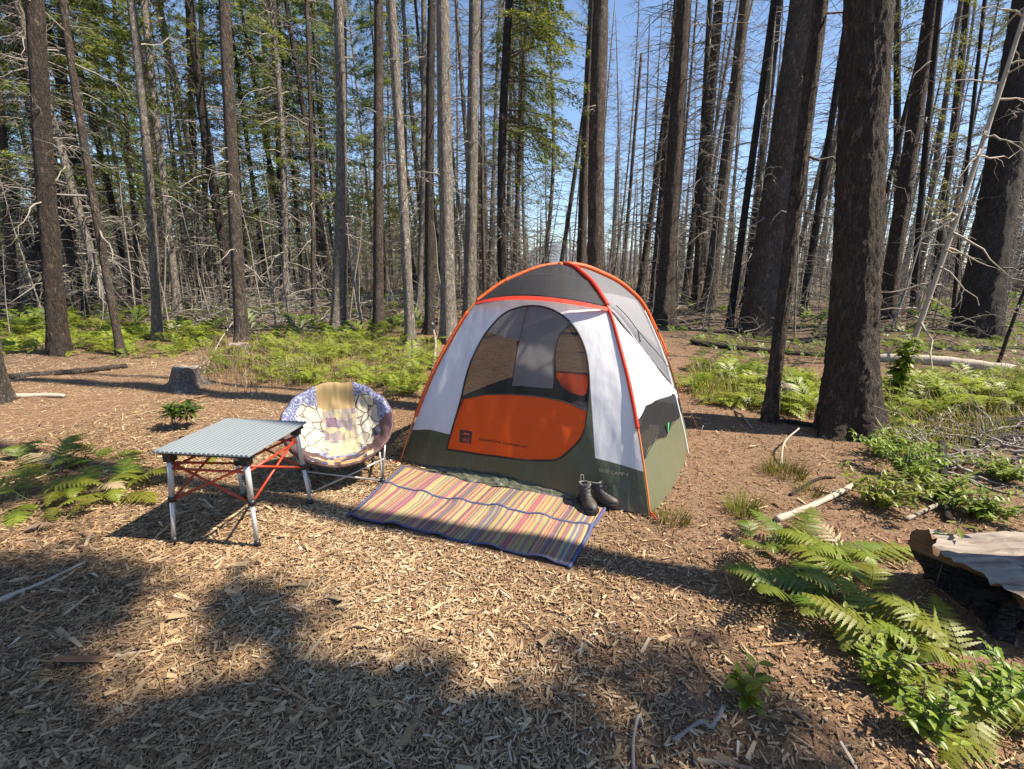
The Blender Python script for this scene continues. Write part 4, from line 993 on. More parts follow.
# ------------------------------------------------------------------ tent
def build_tent():
    FLc = np.array(ground(402, 463.5)); FRc = np.array(ground(649, 515.5))
    e1 = FRc - FLc; W = np.linalg.norm(e1); e1 /= W; e2 = np.array([-e1[1], e1[0]]); D = 2.15
    cen = (FLc + FRc) / 2 + e2 * D / 2
    rz = math.atan2(e1[1], e1[0]); zc = gz(*cen)
    t = thing('dome_tent', 'orange, white and olive dome tent with open mesh door', 'tent', (cen[0], cen[1], 0), rz)
    H = 1.625
    ts = np.array([0, .157, .385, .572, .784, .932, 1.0]); zs = np.array([H, 1.60, 1.475, 1.285, .80, .30, .0])
    from_dense = np.linspace(0, 1, 200)
    # smooth monotone profile
    prof = np.interp(from_dense, ts, zs); ker = np.ones(25) / 25
    pad = np.concatenate([prof[12:0:-1], prof, 2 * prof[-1] - prof[-2:-14:-1]]); prof = np.convolve(pad, ker, 'valid')
    zf = lambda q: np.interp(q, from_dense, prof)
    cor = {'FL': np.array([-W / 2, -D / 2]), 'FR': np.array([W / 2, -D / 2]), 'BL': np.array([-W / 2, D / 2]), 'BR': np.array([W / 2, D / 2])}
    def pole(c, q):
        q = np.asarray(q, float); return np.stack([cor[c][0] * q, cor[c][1] * q, zf(q)], -1)
    PAN = {'front': ('FL', 'FR', (0, -1), 0.), 'right': ('FR', 'BR', (1, 0), .13), 'back': ('BR', 'BL', (0, 1), 0.), 'left': ('BL', 'FL', (-1, 0), .10)}
    def surf(pan, s, q):
        A, B, n, b1 = PAN[pan]; s = np.asarray(s, float); q = np.asarray(q, float)
        p = pole(A, q) * (1 - s)[..., None] + pole(B, q) * s[..., None]
        k = 4 * s * (1 - s); bul = b1 * q ** 3 + (.46 if pan in ('front', 'back') else .08) * q * (1 - q)
        p[..., 0] += n[0] * bul * k; p[..., 1] += n[1] * bul * k
        sh = p.shape[:-1]; pf = p.reshape(-1, 3); sf = np.broadcast_to(s, sh).ravel(); qf = np.broadcast_to(q, sh).ravel(); sd_ = {'front': 0, 'right': 9, 'back': 20, 'left': 31}[pan]
        wr = np.array([noise.noise((a * 4 + sd_, b * 3, 0)) + .6 * noise.noise((a * 16 + 6 * b + sd_, b * 4, 3)) + .5 * noise.noise((a * 14 - 9 * b, b * 5, 7 + sd_)) for a, b in zip(sf, qf)]).reshape(sh) * (.35 + 1.0 * q ** 3) * np.minimum(1, k * 5) * .011
        p[..., 0] += n[0] * wr; p[..., 1] += n[1] * wr
        p[..., 2] += (.30 if pan in ('front', 'back') else .06) * q * (1 - q) * k
        return p
    cr, sr = math.cos(rz), math.sin(rz)
    def world(p):
        p = np.asarray(p); return np.stack([p[..., 0] * cr - p[..., 1] * sr + cen[0], p[..., 0] * sr + p[..., 1] * cr + cen[1], p[..., 2]], -1)
    inv_grid = {}
    def inv(pan, px, py):
        """surface coordinates of a spot on a panel"""
        if pan not in inv_grid:
            S, Q = np.meshgrid(np.linspace(0, 1, 301), np.linspace(.02, 1, 301)); inv_grid[pan] = (S, Q, project(world(surf(pan, S, Q))))
        S, Q, pr = inv_grid[pan]; i = np.argmin(((pr - [px, py]) ** 2).sum(-1)); return S.ravel()[i], Q.ravel()[i]
    def curve(pan, pts): return np.array([inv(pan, *p) for p in pts])
    def band(name, pan, mat_, s, q0, q1, n=14, off=0.):
        """strip of cloth on a panel between two curves q0(s) (lower) and q1(s) (upper)"""
        v = np.linspace(0, 1, n)[:, None]; Q = q0[None] * (1 - v) + q1[None] * v; S = np.broadcast_to(s[None], Q.shape)
        p = surf(pan, S, Q)
        if off: p = p + np.array([PAN[pan][2][0], PAN[pan][2][1], .3]) * off
        return MB().add(p.reshape(-1, 3), gridf(*S.shape)).build(name, mat_, t)
    def path_tube(name, mat_, pan, sq, r, off=.004, close=False, n=90):
        a = smooth_path(sq if not close else np.vstack([sq, sq[:1]]), n); p = surf(pan, np.clip(a[:, 0], 0, 1), np.clip(a[:, 1], 0, 1)) + np.array([PAN[pan][2][0], PAN[pan][2][1], .2]) * off
        return tube1(MB(), p, r, 6, cap=not close).build(name, mat_, t)
    BROW = .55
    def door_panel(pan, poly_px, split_px, olive_px, hide=False, poly=None, split=None, olive=None):
        poly = curve(pan, poly_px) if poly is None else poly; split = curve(pan, split_px) if split is None else split; olive = curve(pan, olive_px) if olive is None else olive
        d = smooth_path(np.vstack([poly, poly[:1]]), 400)
        smin, smax = d[:, 0].min() + .001, d[:, 0].max() - .001
        def lohi(s):
            i = np.arange(len(d) - 1); x0, x1 = d[i, 0], d[i + 1, 0]; hit = np.where((x0 - s) * (x1 - s) <= 0)[0]
            q = [d[k, 1] + (d[k + 1, 1] - d[k, 1]) * (s - d[k, 0]) / (d[k + 1, 0] - d[k, 0] + 1e-9) for k in hit]; return max(q), min(q)
        c = .5 - .5 * np.cos(np.linspace(0, PI, 70)); sd = smin + (smax - smin) * c
        lo, hi = np.array([lohi(s) for s in sd]).T
        o = olive[np.argsort(olive[:, 0])]
        fo = lambda s: np.interp(s, o[:, 0], o[:, 1])
        sp = split[np.argsort(split[:, 0])]; fs = np.clip(np.interp(sd, sp[:, 0], sp[:, 1]), hi, lo)
        s0 = np.linspace(0, smin, 26); s1 = np.linspace(smax, 1, 26)
        one = np.ones_like
        band('floor_wall', pan, M['olive'], s0, one(s0), fo(s0)); band('floor_wall', pan, M['olive'], s1, one(s1), fo(s1))
        band('floor_wall', pan, M['olive'], sd, one(sd), np.maximum(lo, 0))
        # cloth beside the door follows the olive line or the door, whichever is higher
        band('wall_cloth', pan, M['white'], s0, fo(s0), one(s0) * BROW, 24); band('wall_cloth', pan, M['white'], s1, fo(s1), one(s1) * BROW, 24)
        band('wall_cloth', pan, M['white'], sd, hi, one(sd) * BROW, 14)
        band('door_flap', pan, M['orange'], sd, lo, fs, 12, .004)
        band('door_mesh', pan, M['mesh'], sd, fs, hi, 12)
        path_tube('door_zip', M['black'], pan, d[::6], .007, .006, True, 240)
        path_tube('flap_seam', M['black'], pan, np.stack([sd[2:-2:4], fs[2:-2:4]], -1), .004, .008)
        sR = np.linspace(0, 1, 40); band('roof_mesh', pan, M['roofmesh'], sR, one(sR) * BROW, one(sR) * .0, 20)
        return d, sd, lo, fs
    door = [(447, 449), (454, 425), (461, 399), (466, 378), (474, 356), (487, 332), (506, 313), (530, 306), (553, 310), (573, 325), (585, 349), (589, 379), (588, 410), (583, 434), (569, 451), (549, 460), (500, 456)]
    splt = [(440, 402), (461, 399), (485, 395), (509, 394), (540, 396), (565, 402), (592, 412)]
    oliv = [(410, 429), (430, 429), (452, 434), (575, 451), (610, 461), (644, 472)]
    d, sd, lo, fs = door_panel('front', door, splt, oliv)
    bp = curve('back', [(556, 378), (555, 355), (560, 335), (572, 325), (583, 335), (588, 360), (587, 392), (574, 394), (562, 388)])
    bs_ = np.array([(0, inv('back', 570, 372)[1]), (1, inv('back', 570, 372)[1])])
    door_panel('back', None, None, None, poly=bp, split=bs_, olive=np.array([(0, .95), (1, .95)]))
    # side panels: olive floor wall, dark mesh window, white cloth, grey roof mesh
    def side_panel(pan, ol, me, wh, olm):
        s = np.linspace(0, 1, 70)
        f = lambda a: np.interp(s, a[np.argsort(a[:, 0])][:, 0], a[np.argsort(a[:, 0])][:, 1])
        o, m_, w = f(ol), f(me), f(wh); m_ = np.minimum(m_, o - .002); w = np.minimum(w, m_ - .002); one = np.ones_like(s)
        band('floor_wall', pan, olm, s, one, o, 16); band('window_mesh', pan, M['mesh'], s, o, m_, 16)
        band('wall_cloth', pan, M['white'], s, m_, w, 20); band('roof_mesh', pan, M['greymesh'], s, w, one * 0, 24)
        path_tube('seam', M['black'], pan, np.stack([s[2::6], w[2::6]], -1), .004); path_tube('seam', M['black'], pan, np.stack([s[2::6], o[2::6]], -1), .003)
        return o, m_, w
    ol = curve('right', [(644, 463), (649, 448), (656, 439), (666, 436), (673, 421), (681, 413)]); me = curve('right', [(639, 418), (646, 406), (657, 400), (673, 393), (681, 398)])
    wh = curve('right', [(609, 309), (617, 321), (634, 338), (650, 358), (664, 377), (676, 391)])
    side_panel('right', ol, me, wh, M['olive_sunlit'])
    side_panel('left', np.array([(0, .92), (1, .92)]), np.array([(0, .78), (.5, .7), (1, .86)]), np.array([(0, .55), (.5, .52), (1, .5)]), M['olive'])
    # floor
    q = np.linspace(0, 1, 24); ring = np.concatenate([surf(p, q[:-1], np.ones(23)) for p in ('front', 'right', 'back', 'left')]); n = len(ring)
    fl = np.concatenate([ring * [.985, .985, 1] + [0, 0, .022], np.array([[0, 0, .03]])])
    MB().add(fl, np.stack([np.arange(n), np.roll(np.arange(n), -1), np.full(n, n)], -1)).build('floor_sheet', M['olive'], t)
    # pole sleeves: half-round ribbons along the four pole arms, thin poles below them
    def arm(c, q0, q1, name, mat_, r, off, flat=1.0):
        q = np.linspace(q0, q1, 70); p = pole(c, q); out = np.stack([cor[c][0] * np.ones(70), cor[c][1] * np.ones(70), np.zeros(70)], -1); out /= np.linalg.norm(out, axis=1, keepdims=True)
        p = p + out * off * q[:, None] + np.array([0, 0, off]) * (1 - q[:, None] ** 2)
        return tube1(MB(), p, r, 8).build(name, mat_, t)
    arm('FL', .04, .53, 'pole_sleeve', M['sleeve'], .016, .018); arm('FL', .585, .90, 'pole_sleeve', M['sleeve'], .017, .013)
    arm('FR', .02, .53, 'pole_sleeve', M['red'], .018, .02); arm('FR', .55, .86, 'pole_sleeve', M['red'], .014, .012)
    arm('BR', .03, .80, 'pole_sleeve', M['sleeve'], .022, .02); arm('BL', .03, .80, 'pole_sleeve', M['sleeve'], .020, .02)
    for c in cor: arm(c, .4, 1.0, 'pole', M['pole'], .0065, .018)
    # brow of the door: red binding and a short dark visor that shades the door
    s = np.linspace(.0, 1., 50); v = np.linspace(0, 1, 5)
    for nm, q0, q1, o0, o1, mt in (('brow_binding', BROW + .006, BROW - .012, .012, .012, 'red'),):
        Q = q0 + (q1 - q0) * v[:, None] + 0 * s[None]; p = surf('front', np.broadcast_to(s, Q.shape), Q); k = (4 * s * (1 - s)) ** .5
        p[..., 1] -= .012 + .10 * k[None] * (1 - .35 * v[:, None]); p[..., 2] += .012
        MB().add(p.reshape(-1, 3), gridf(*Q.shape)).build(nm, M[mt], t)
        Q2 = np.full((6, 50), BROW - .02); w = np.linspace(0, 1, 6)[:, None]
        p1 = surf('front', s, np.full(50, BROW - .02)); p1[:, 1] -= .012 + .065 * k; p1[:, 2] += .012
        p0 = surf('front', s, np.full(50, BROW - .20)); p0[:, 2] += .008
        pp = p1[None] * (1 - w[..., None]) + p0[None] * w[..., None]; pp[..., 2] += (.02 * np.sin(w * PI) * k[None])
        MB().add(pp.reshape(-1, 3), gridf(6, 50)).build('brow_hood', M['roofmesh'], t)
    # side rod, guy cords and clips on the sunny side
    path_tube('side_pole', M['whitecord'], 'right', np.array([(.80, .60), (.74, .72), (.66, .85), (.60, .94), (.58, 1.0)]), .006, .015)
    path_tube('guy_cord', M['black'], 'right', curve('right', [(612, 306), (634, 331), (655, 355), (668, 372)]), .003, .03)
    path_tube('guy_cord', M['whitecord'], 'right', curve('right', [(610, 310), (634, 340), (660, 375)]), .003, .012)
    for a, b in (((634, 331), (636, 342)), ((655, 329), (660, 331)), ((669, 359), (675, 358))):
        path_tube('clip', M['black'], 'right', np.linspace(inv('right', *a), inv('right', *b), 4), .006, .03, n=6)
    # rear guy line and the loops that peg the corners down
    a = pole('BR', np.array([.62]))[0] + [.02, .01, 0]; bw = np.array(ground(700, 436)) - cen; b = np.array([bw[0] * cr + bw[1] * sr, -bw[0] * sr + bw[1] * cr, .02])
    tube1(MB(), [a, b], .003, 5).build('guy_line', M['pole'], t); tube1(MB(), [b + [-.02, 0, -.05], b + [.02, 0, .09]], .005, 6).build('stake', M['steel'], t)
    for c in ('FR', 'FL'):
        p0 = pole(c, np.array([1.]))[0]; o_ = np.array([np.sign(p0[0]) * .06, -.06, 0])
        tube1(MB(), smooth_path([p0 + [0, 0, .03], p0 + o_ * .6 + [0, 0, .025], p0 + o_ + [0, 0, .012]], 8), .006, 6).build('peg_loop', M['red'], t)
        tube1(MB(), [p0 + o_ + [0, 0, -.05], p0 + o_ * 1.1 + [0, 0, .05]], .005, 6).build('stake', M['steel'], t)
    g0 = surf('right', np.array([inv('right', 665, 426)[0]]), np.array([inv('right', 665, 426)[1]]))[0] + [.02, 0, 0]
    MB().add(np.array([g0 + [0, -.022, .03], g0 + [.004, .02, .035], g0 + [.006, .014, -.06], g0 + [.006, -.012, -.045]]), np.array([[0, 1, 2, 3]])).build('tag', M['greentag'], t)
    # loose groundsheet bunched along the front
    nx, ny = 160, 16; G = np.zeros((nx, ny, 3))
    for i in range(nx):
        for j in range(ny):
            u, vv = i / (nx - 1), j / (ny - 1); x = -W * .42 + W * .68 * u
            w = math.sin(PI * u) ** .5
            G[i, j] = (x, -D / 2 + .02 - (.10 + .07 * noise.noise((u * 7, 1, 0))) * vv * w, .004 + (.045 * (1 - vv) + .035 * abs(noise.noise((u * 6 + vv * 2, vv * 3, 4))) + .03 * abs(noise.noise((u * 17 - vv * 4, vv * 5, 9))) + .012 * math.sin(vv * PI)) * w)
    MB().add(G.reshape(-1, 3), gridf(nx, ny)).build('groundsheet', M['sheet'], t)
    # printed badge and lettering
    def frame_at(pan, px, py):
        s0, q0 = inv(pan, px, py); e = 1e-3
        P = lambda a, b: surf(pan, np.array([a]), np.array([b]))[0]
        p = P(s0, q0); x = P(s0 + e, q0) - P(s0 - e, q0); x /= np.linalg.norm(x); y = P(s0, q0 - e) - P(s0, q0 + e); y -= x * (y @ x); y /= np.linalg.norm(y)
        return p, x, y, np.cross(x, y)
    def text(body, pan, px, py, size, mat_, name, out=.008, extr=.0006, wide=1., rot=0.):
        cu = bpy.data.curves.new(name, 'FONT'); cu.body = body; cu.size = size; cu.extrude = extr; cu.align_x = 'CENTER'; cu.align_y = 'CENTER'
        tmp = bpy.data.objects.new('tmp_text', cu); C.objects.link(tmp)
        me = bpy.data.meshes.new_from_object(tmp.evaluated_get(bpy.context.evaluated_depsgraph_get())); bpy.data.objects.remove(tmp)
        me.name = name; me.materials.clear(); me.materials.append(mat_)
        p, x, y, n = frame_at(pan, px, py); ob = bpy.data.objects.new(name, me); C.objects.link(ob); ob.parent = t
        # lay the print on the cloth
        s0, q0 = inv(pan, px, py); e = 5e-3; P = lambda a, b: surf(pan, np.array([a]), np.array([b]))[0]
        ls = np.linalg.norm(P(s0 + e, q0) - P(s0 - e, q0)) / (2 * e); dq = P(s0, q0 - e) - P(s0, q0 + e); lq = np.linalg.norm(dq - x * (dq @ x)) / (2 * e); sk = (dq @ x) / (2 * e)
        co_ = np.zeros(len(me.vertices) * 3, np.float32); me.vertices.foreach_get('co', co_); co_ = co_.reshape(-1, 3)
        b_ = co_[:, 1] / lq; a_ = (co_[:, 0] * wide - sk * b_) / ls
        w_ = surf(pan, np.clip(s0 + a_, 0, 1), np.clip(q0 - b_, 0, 1)) + n * (out + co_[:, 2:3])
        me.vertices.foreach_set('co', w_.astype(np.float32).ravel()); me.update()
        return ob
    bpy.context.view_layer.update()
    p, x, y, n = frame_at('front', 467, 436.5); hw, hh = .064, .05; o = n * .007
    MB().add(np.array([p + o - x * hw - y * hh, p + o + x * hw - y * hh, p + o + x * hw + y * hh, p + o - x * hw + y * hh]), np.array([[0, 1, 2, 3]])).build('badge', M['badge'], t)
    text('REI', 'front', 467, 439.5, .050, M['badgetext'], 'badge_lettering', .0085, wide=.85)
    # little mountain line over the letters
    tri = np.array([p + n * .0085 + x * a * .04 + y * (b * .03 + .014) for a, b in ((-.9, .15), (-.25, .75), (.1, .35), (.4, .6), (.9, .1), (.3, .15))])
    MB().add(tri, np.array([[0, 5, 2, 1], [2, 5, 4, 3]])).build('badge_emblem', M['badgetext'], t)
    text('RECREATIONAL EQUIPMENT, INC.', 'front', 504, 442.5, .026, M['darktext'], 'door_lettering', .009, wide=1.05)
    text('BASE CAMP 4', 'front', 613, 473, .034, M['paletext'], 'model_lettering', .012, wide=1.)
    # bedding seen through the door mesh
    return cen, rz, t
cen, rzt, tent = build_tent()

def lump(name, label, cat, loc, rz, size, seed, mat_):
    n, k = 26, 18; V = np.zeros((n, k, 3))
    for i in range(n):
        for j in range(k):
            u, v = i / (n - 1) * 2 - 1, j / (k - 1) * 2 - 1
            e = (1 - abs(u) ** 4) ** .5 * (1 - abs(v) ** 4) ** .5
            V[i, j] = (u * size[0], v * size[1], size[2] * e * (1 + .35 * noise.noise((u * 3 + seed, v * 3, 0)) + .15 * noise.noise((u * 9, v * 9, seed))))
    o = MB().add(V.reshape(-1, 3), gridf(n, k)).build(name, mat_); o.location = loc; o.rotation_euler = (0, 0, rz); return tag(o, label, cat)
lump('sleeping_bag', 'dark rumpled sleeping bag on the tent floor', 'sleeping bag', (cen[0] + .15, cen[1] + .1, .03), rzt + 1.2, (.75, .36, .24), 3, M['bedding'])
lump('pillow', 'dark pillow beside the bedding at the back of the tent', 'pillow', (cen[0] - .40, cen[1] + .28, .03), rzt, (.25, .34, .18), 8, M['bedding'])

# ------------------------------------------------------------------ striped mat
def build_mat():
    m, nt, bs, o = newmat('striped_straw')
    v = coords(nt); sx = nd(nt, 'ShaderNodeSeparateXYZ', {'Vector': v}).outputs
    a = nd(nt, 'ShaderNodeCombineXYZ', {'X': math_(nt, 'MULTIPLY', sx[0], 1.0)}).outputs[0]
    n1 = nd(nt, 'ShaderNodeTexWhiteNoise', {'W': math_(nt, 'FLOOR', math_(nt, 'MULTIPLY', math_(nt, 'ADD', sx[0], math_(nt, 'MULTIPLY', noise_(nt, v, 3, 1), .012)), 105.)) }, noise_dimensions='1D').outputs[0]
    br = noise_(nt, a, 7.0, 2)
    f = math_(nt, 'ADD', math_(nt, 'MULTIPLY', n1, .80), math_(nt, 'MULTIPLY', br, .25))
    c = ramp(nt, f, [(0, (.07, .035, .09)), (.17, (.26, .05, .07)), (.25, (.33, .10, .13)), (.31, (.38, .24, .09)), (.40, (.30, .25, .08)), (.47, (.10, .07, .10)), (.52, (.34, .33, .13)), (.60, (.40, .34, .17)), (.68, (.25, .26, .10)), (.75, (.14, .13, .15)), (.80, (.36, .08, .12)), (.87, (.10, .10, .22)), (.92, (.38, .34, .18))], 'CONSTANT')
    fib = noise_(nt, coords(nt, (260, 8, 1)), 1.0, 3)
    c = mixc(nt, math_(nt, 'MULTIPLY', fib, .3), c, (.40, .32, .18))
    nt.links.new(c, bs.inputs['Base Color']); bs.inputs['Roughness'].default_value = .6
    bump(nt, bs, math_(nt, 'SINE', math_(nt, 'MULTIPLY', sx[0], 850.)), .5, .004)
    blue = simple('blue_binding', (.06, .07, .16), .7, var=.4, scale=60)
    A, B, Cc, Dd = [np.array(ground(*p)) for p in ((347, 516), (571, 570), (607, 509), (403, 468))]
    ce = (A + B + Cc + Dd) / 4; ex = (B - A) + (Cc - Dd); Wd = (np.linalg.norm(B - A) + np.linalg.norm(Cc - Dd)) / 2; rz = math.atan2(ex[1], ex[0])
    Dp = .5 * (np.linalg.norm(Dd - A) + np.linalg.norm(Cc - B))
    t = thing('woven_mat', 'long striped straw mat with blue edging in front of the tent', 'mat', (ce[0], ce[1], 0), rz)
    c_, s_ = math.cos(-rz), math.sin(-rz)
    loc = lambda p: np.array([(p - ce)[0] * c_ - (p - ce)[1] * s_, (p - ce)[0] * s_ + (p - ce)[1] * c_])
    la, lb, lc, ld = map(loc, (A, B, Cc, Dd))
    def P(u, v, z=0):
        p = (la * (1 - u) + lb * u) * (1 - v) + (ld * (1 - u) + lc * u) * v
        w = ce + np.array([p[0] * math.cos(rz) - p[1] * math.sin(rz), p[0] * math.sin(rz) + p[1] * math.cos(rz)])
        ripple = .010 * math.exp(-((v - .565) / .04) ** 2) + .018 * max(0, math.sin(u * 34)) * math.exp(-((v - .56) / .06) ** 2) + .020 * max(0, math.sin(u * 29 + 1)) * math.exp(-(v / .06) ** 2) + .006 * math.sin(u * 9 + v * 4)
        return (p[0], p[1], gz(*w) + .014 + ripple + z + .003 * noise.noise((u * 20, v * 20, 0)))
    for v0, v1 in ((.03, .555), (.575, .985)):
        V = [P(u, v) for v in np.linspace(v0, v1, 22) for u in np.linspace(.015, .985, 130)]
        V2 = [(a, b, c - .008) for a, b, c in V]; q = gridf(22, 130); n = len(V); idx = np.arange(n).reshape(22, 130)
        rim = np.concatenate([idx[0], idx[1:, -1], idx[-1, -2::-1], idx[-2:0:-1, 0]])
        MB().add(np.array(V + V2), [q, q[:, ::-1] + n, np.stack([rim, rim + n, np.roll(rim, -1) + n, np.roll(rim, -1)], -1)]).build('mat_half', m, t)
    def bind(pts, r=.009): tube1(MB(), np.array(pts), r, 6).build('edging', blue, t)
    us = np.linspace(0, 1, 160); vs = np.linspace(0, 1, 40)
    bind([P(u, .02, -.004) for u in us], .007); bind([P(u, .565, -.003) for u in us], .010); bind([P(u, .99, -.004) for u in us], .006)
    bind([P(.005, v, -.004) for v in vs], .009); bind([P(.992, v, -.004) for v in vs], .013)
build_mat()

# ------------------------------------------------------------------ hiking boots
def build_boot(px, py, heading, label, flip=1):
    x, y = ground(px, py)
    t = thing('hiking_boot', label, 'boot', (x, y, gz(x, y) + .022), heading, 'pair of hiking boots'); t.scale = (.88, .88, .80)
    leather = simple('boot_leather', (.05, .041, .034), .55, var=.35, scale=40, bmp=.4); nubuck = simple('boot_grey', (.06, .058, .056), .7, var=.3, scale=60)
    rub = simple('boot_rubber', (.018, .017, .017), .6); lining = simple('boot_lining', (.16, .15, .14), .8)
    # outline of the sole, toe towards +X, length 0.29
    def half(u):  # half width along the length
        return .034 + .016 * math.sin(min(1, u * 1.15) * PI * .5) * (1 if u > .0 else 0) * (u ** .5) + .006 * math.exp(-((u - .7) / .16) ** 2) - .03 * max(0, (u - .86) / .14) ** 2 - .018 * max(0, (.1 - u) / .1) ** 2
    us = np.linspace(0, 1, 26)
    sb = MB(); V = []
    for z, g in ((0, .97), (.012, 1.04), (.026, 1.03), (.030, .98)):
        for k in range(52):
            u = us[k] if k < 26 else us[51 - k]; sg = 1 if k < 26 else -1
            V.append((u * .29 - .10, sg * half(u) * g + .008 * flip * u * u, z + .010 * max(0, u - .8) ** 1 * 2))
    idx = np.arange(208).reshape(4, 52)
    sb.add(np.array(V), [np.stack([idx[:-1], np.roll(idx[:-1], -1, 1), np.roll(idx[1:], -1, 1), idx[1:]], -1).reshape(-1, 4), idx[0][None, ::-1], idx[-1][None]])
    for k in range(7): box(sb, (-.095 + k * .04, -.040, -.008), (-.072 + k * .04, .040, .002))
    sb.build('sole', rub, t, False)
    # upper: stacked rings from welt to collar
    rings = []
    for z, x0, x1, w in ((.028, -.098, .186, 1.0), (.05, -.098, .186, 1.0), (.070, -.097, .168, .92), (.085, -.096, .128, .85), (.100, -.094, .085, .80), (.118, -.091, .055, .80), (.138, -.088, .040, .82), (.158, -.087, .034, .86), (.172, -.088, .032, .90)):
        ring = []
        for k in range(40):
            a = k / 40 * 2 * PI; cx, cw = (x0 + x1) / 2, (x1 - x0) / 2
            ca, sa = math.cos(a), math.sin(a); e = .75
            u = ((cx + math.copysign(abs(ca) ** e, ca) * cw) + .10) / .29
            hw = (half(min(max(u, .05), .95)) if z < .08 else .040) * w
            zz = z + (.012 * ca if z > .13 else 0)
            ring.append((cx + math.copysign(abs(ca) ** e, ca) * cw, math.copysign(abs(sa) ** e, sa) * hw + .008 * flip * max(u, 0) ** 2, zz))
        rings.append(ring)
    V = np.array(rings); f = gridf(9, 40, True)
    cz = V.reshape(-1, 3)[f].mean(1); mi = np.where((cz[:, 0] > .135) & (cz[:, 2] < .06), 1, np.where(cz[:, 2] > .1, 2, 0))
    MB().add(V.reshape(-1, 3), f, mi).build('upper', [leather, rub, nubuck], t)
    inner = V[-1].mean(0) + (V[-1] - V[-1].mean(0)) * np.array([.84, .84, 1]); deep = inner - [0, 0, .09]
    tube1(MB(), np.concatenate([V[-1], V[-1][:1]]) * [.98, .98, 1], .008, 7, cap=False).build('collar', lining, t)
    MB().add(np.concatenate([inner, deep]), [gridf(2, 40, True)[:, ::-1], np.arange(40, 80)[None]]).build('lining', rub, t)
    tp = smooth_path([(.060, 0, .098), (.050, 0, .130), (.040, 0, .165), (.034, 0, .205)], 14); T = []
    for p in tp:
        for g in np.linspace(-1, 1, 7): T.append((p[0] - .012 * g * g, g * .026, p[2]))
    MB().add(np.array(T), gridf(14, 7)).build('tongue', lining, t)
    lb = MB()
    for k in range(7):
        p = tp[min(13, 1 + k * 2)] if k > 1 else np.array([.10 - .022 * k, 0, .088 + .007 * k]); w = .028 - .001 * k; s = 1 if k % 2 else -1
        tube1(lb, [(p[0] - .008, -w, p[2] - .004 * s), (p[0] + .010, 0, p[2] + .002), (p[0] - .008, w, p[2] + .006 * s)], .0028, 5)
    tube1(lb, smooth_path([(.052, .0, .165), (.075, .02, .17), (.085, .035, .14), (.08, .045, .10)], 14), .0024, 5)
    tube1(lb, smooth_path([(.052, .0, .165), (.075, -.02, .172), (.09, -.03, .15), (.08, -.045, .115)], 14), .0024, 5)
    lb.build('laces', M['black'], t).name = 'lace'
    tube1(MB(), smooth_path([(-.092, -.012, .165), (-.102, -.010, .21), (-.102, .010, .21), (-.092, .012, .165)], 14), .005, 6).build('pull_loop', lining, t)
build_boot(585, 506, R(-80), 'left boot of the brown hiking pair, toe towards the camp, on the mat corner', 1)
build_boot(597, 502, R(-38), 'right boot of the brown hiking pair, turned aside on the mat edge', -1)

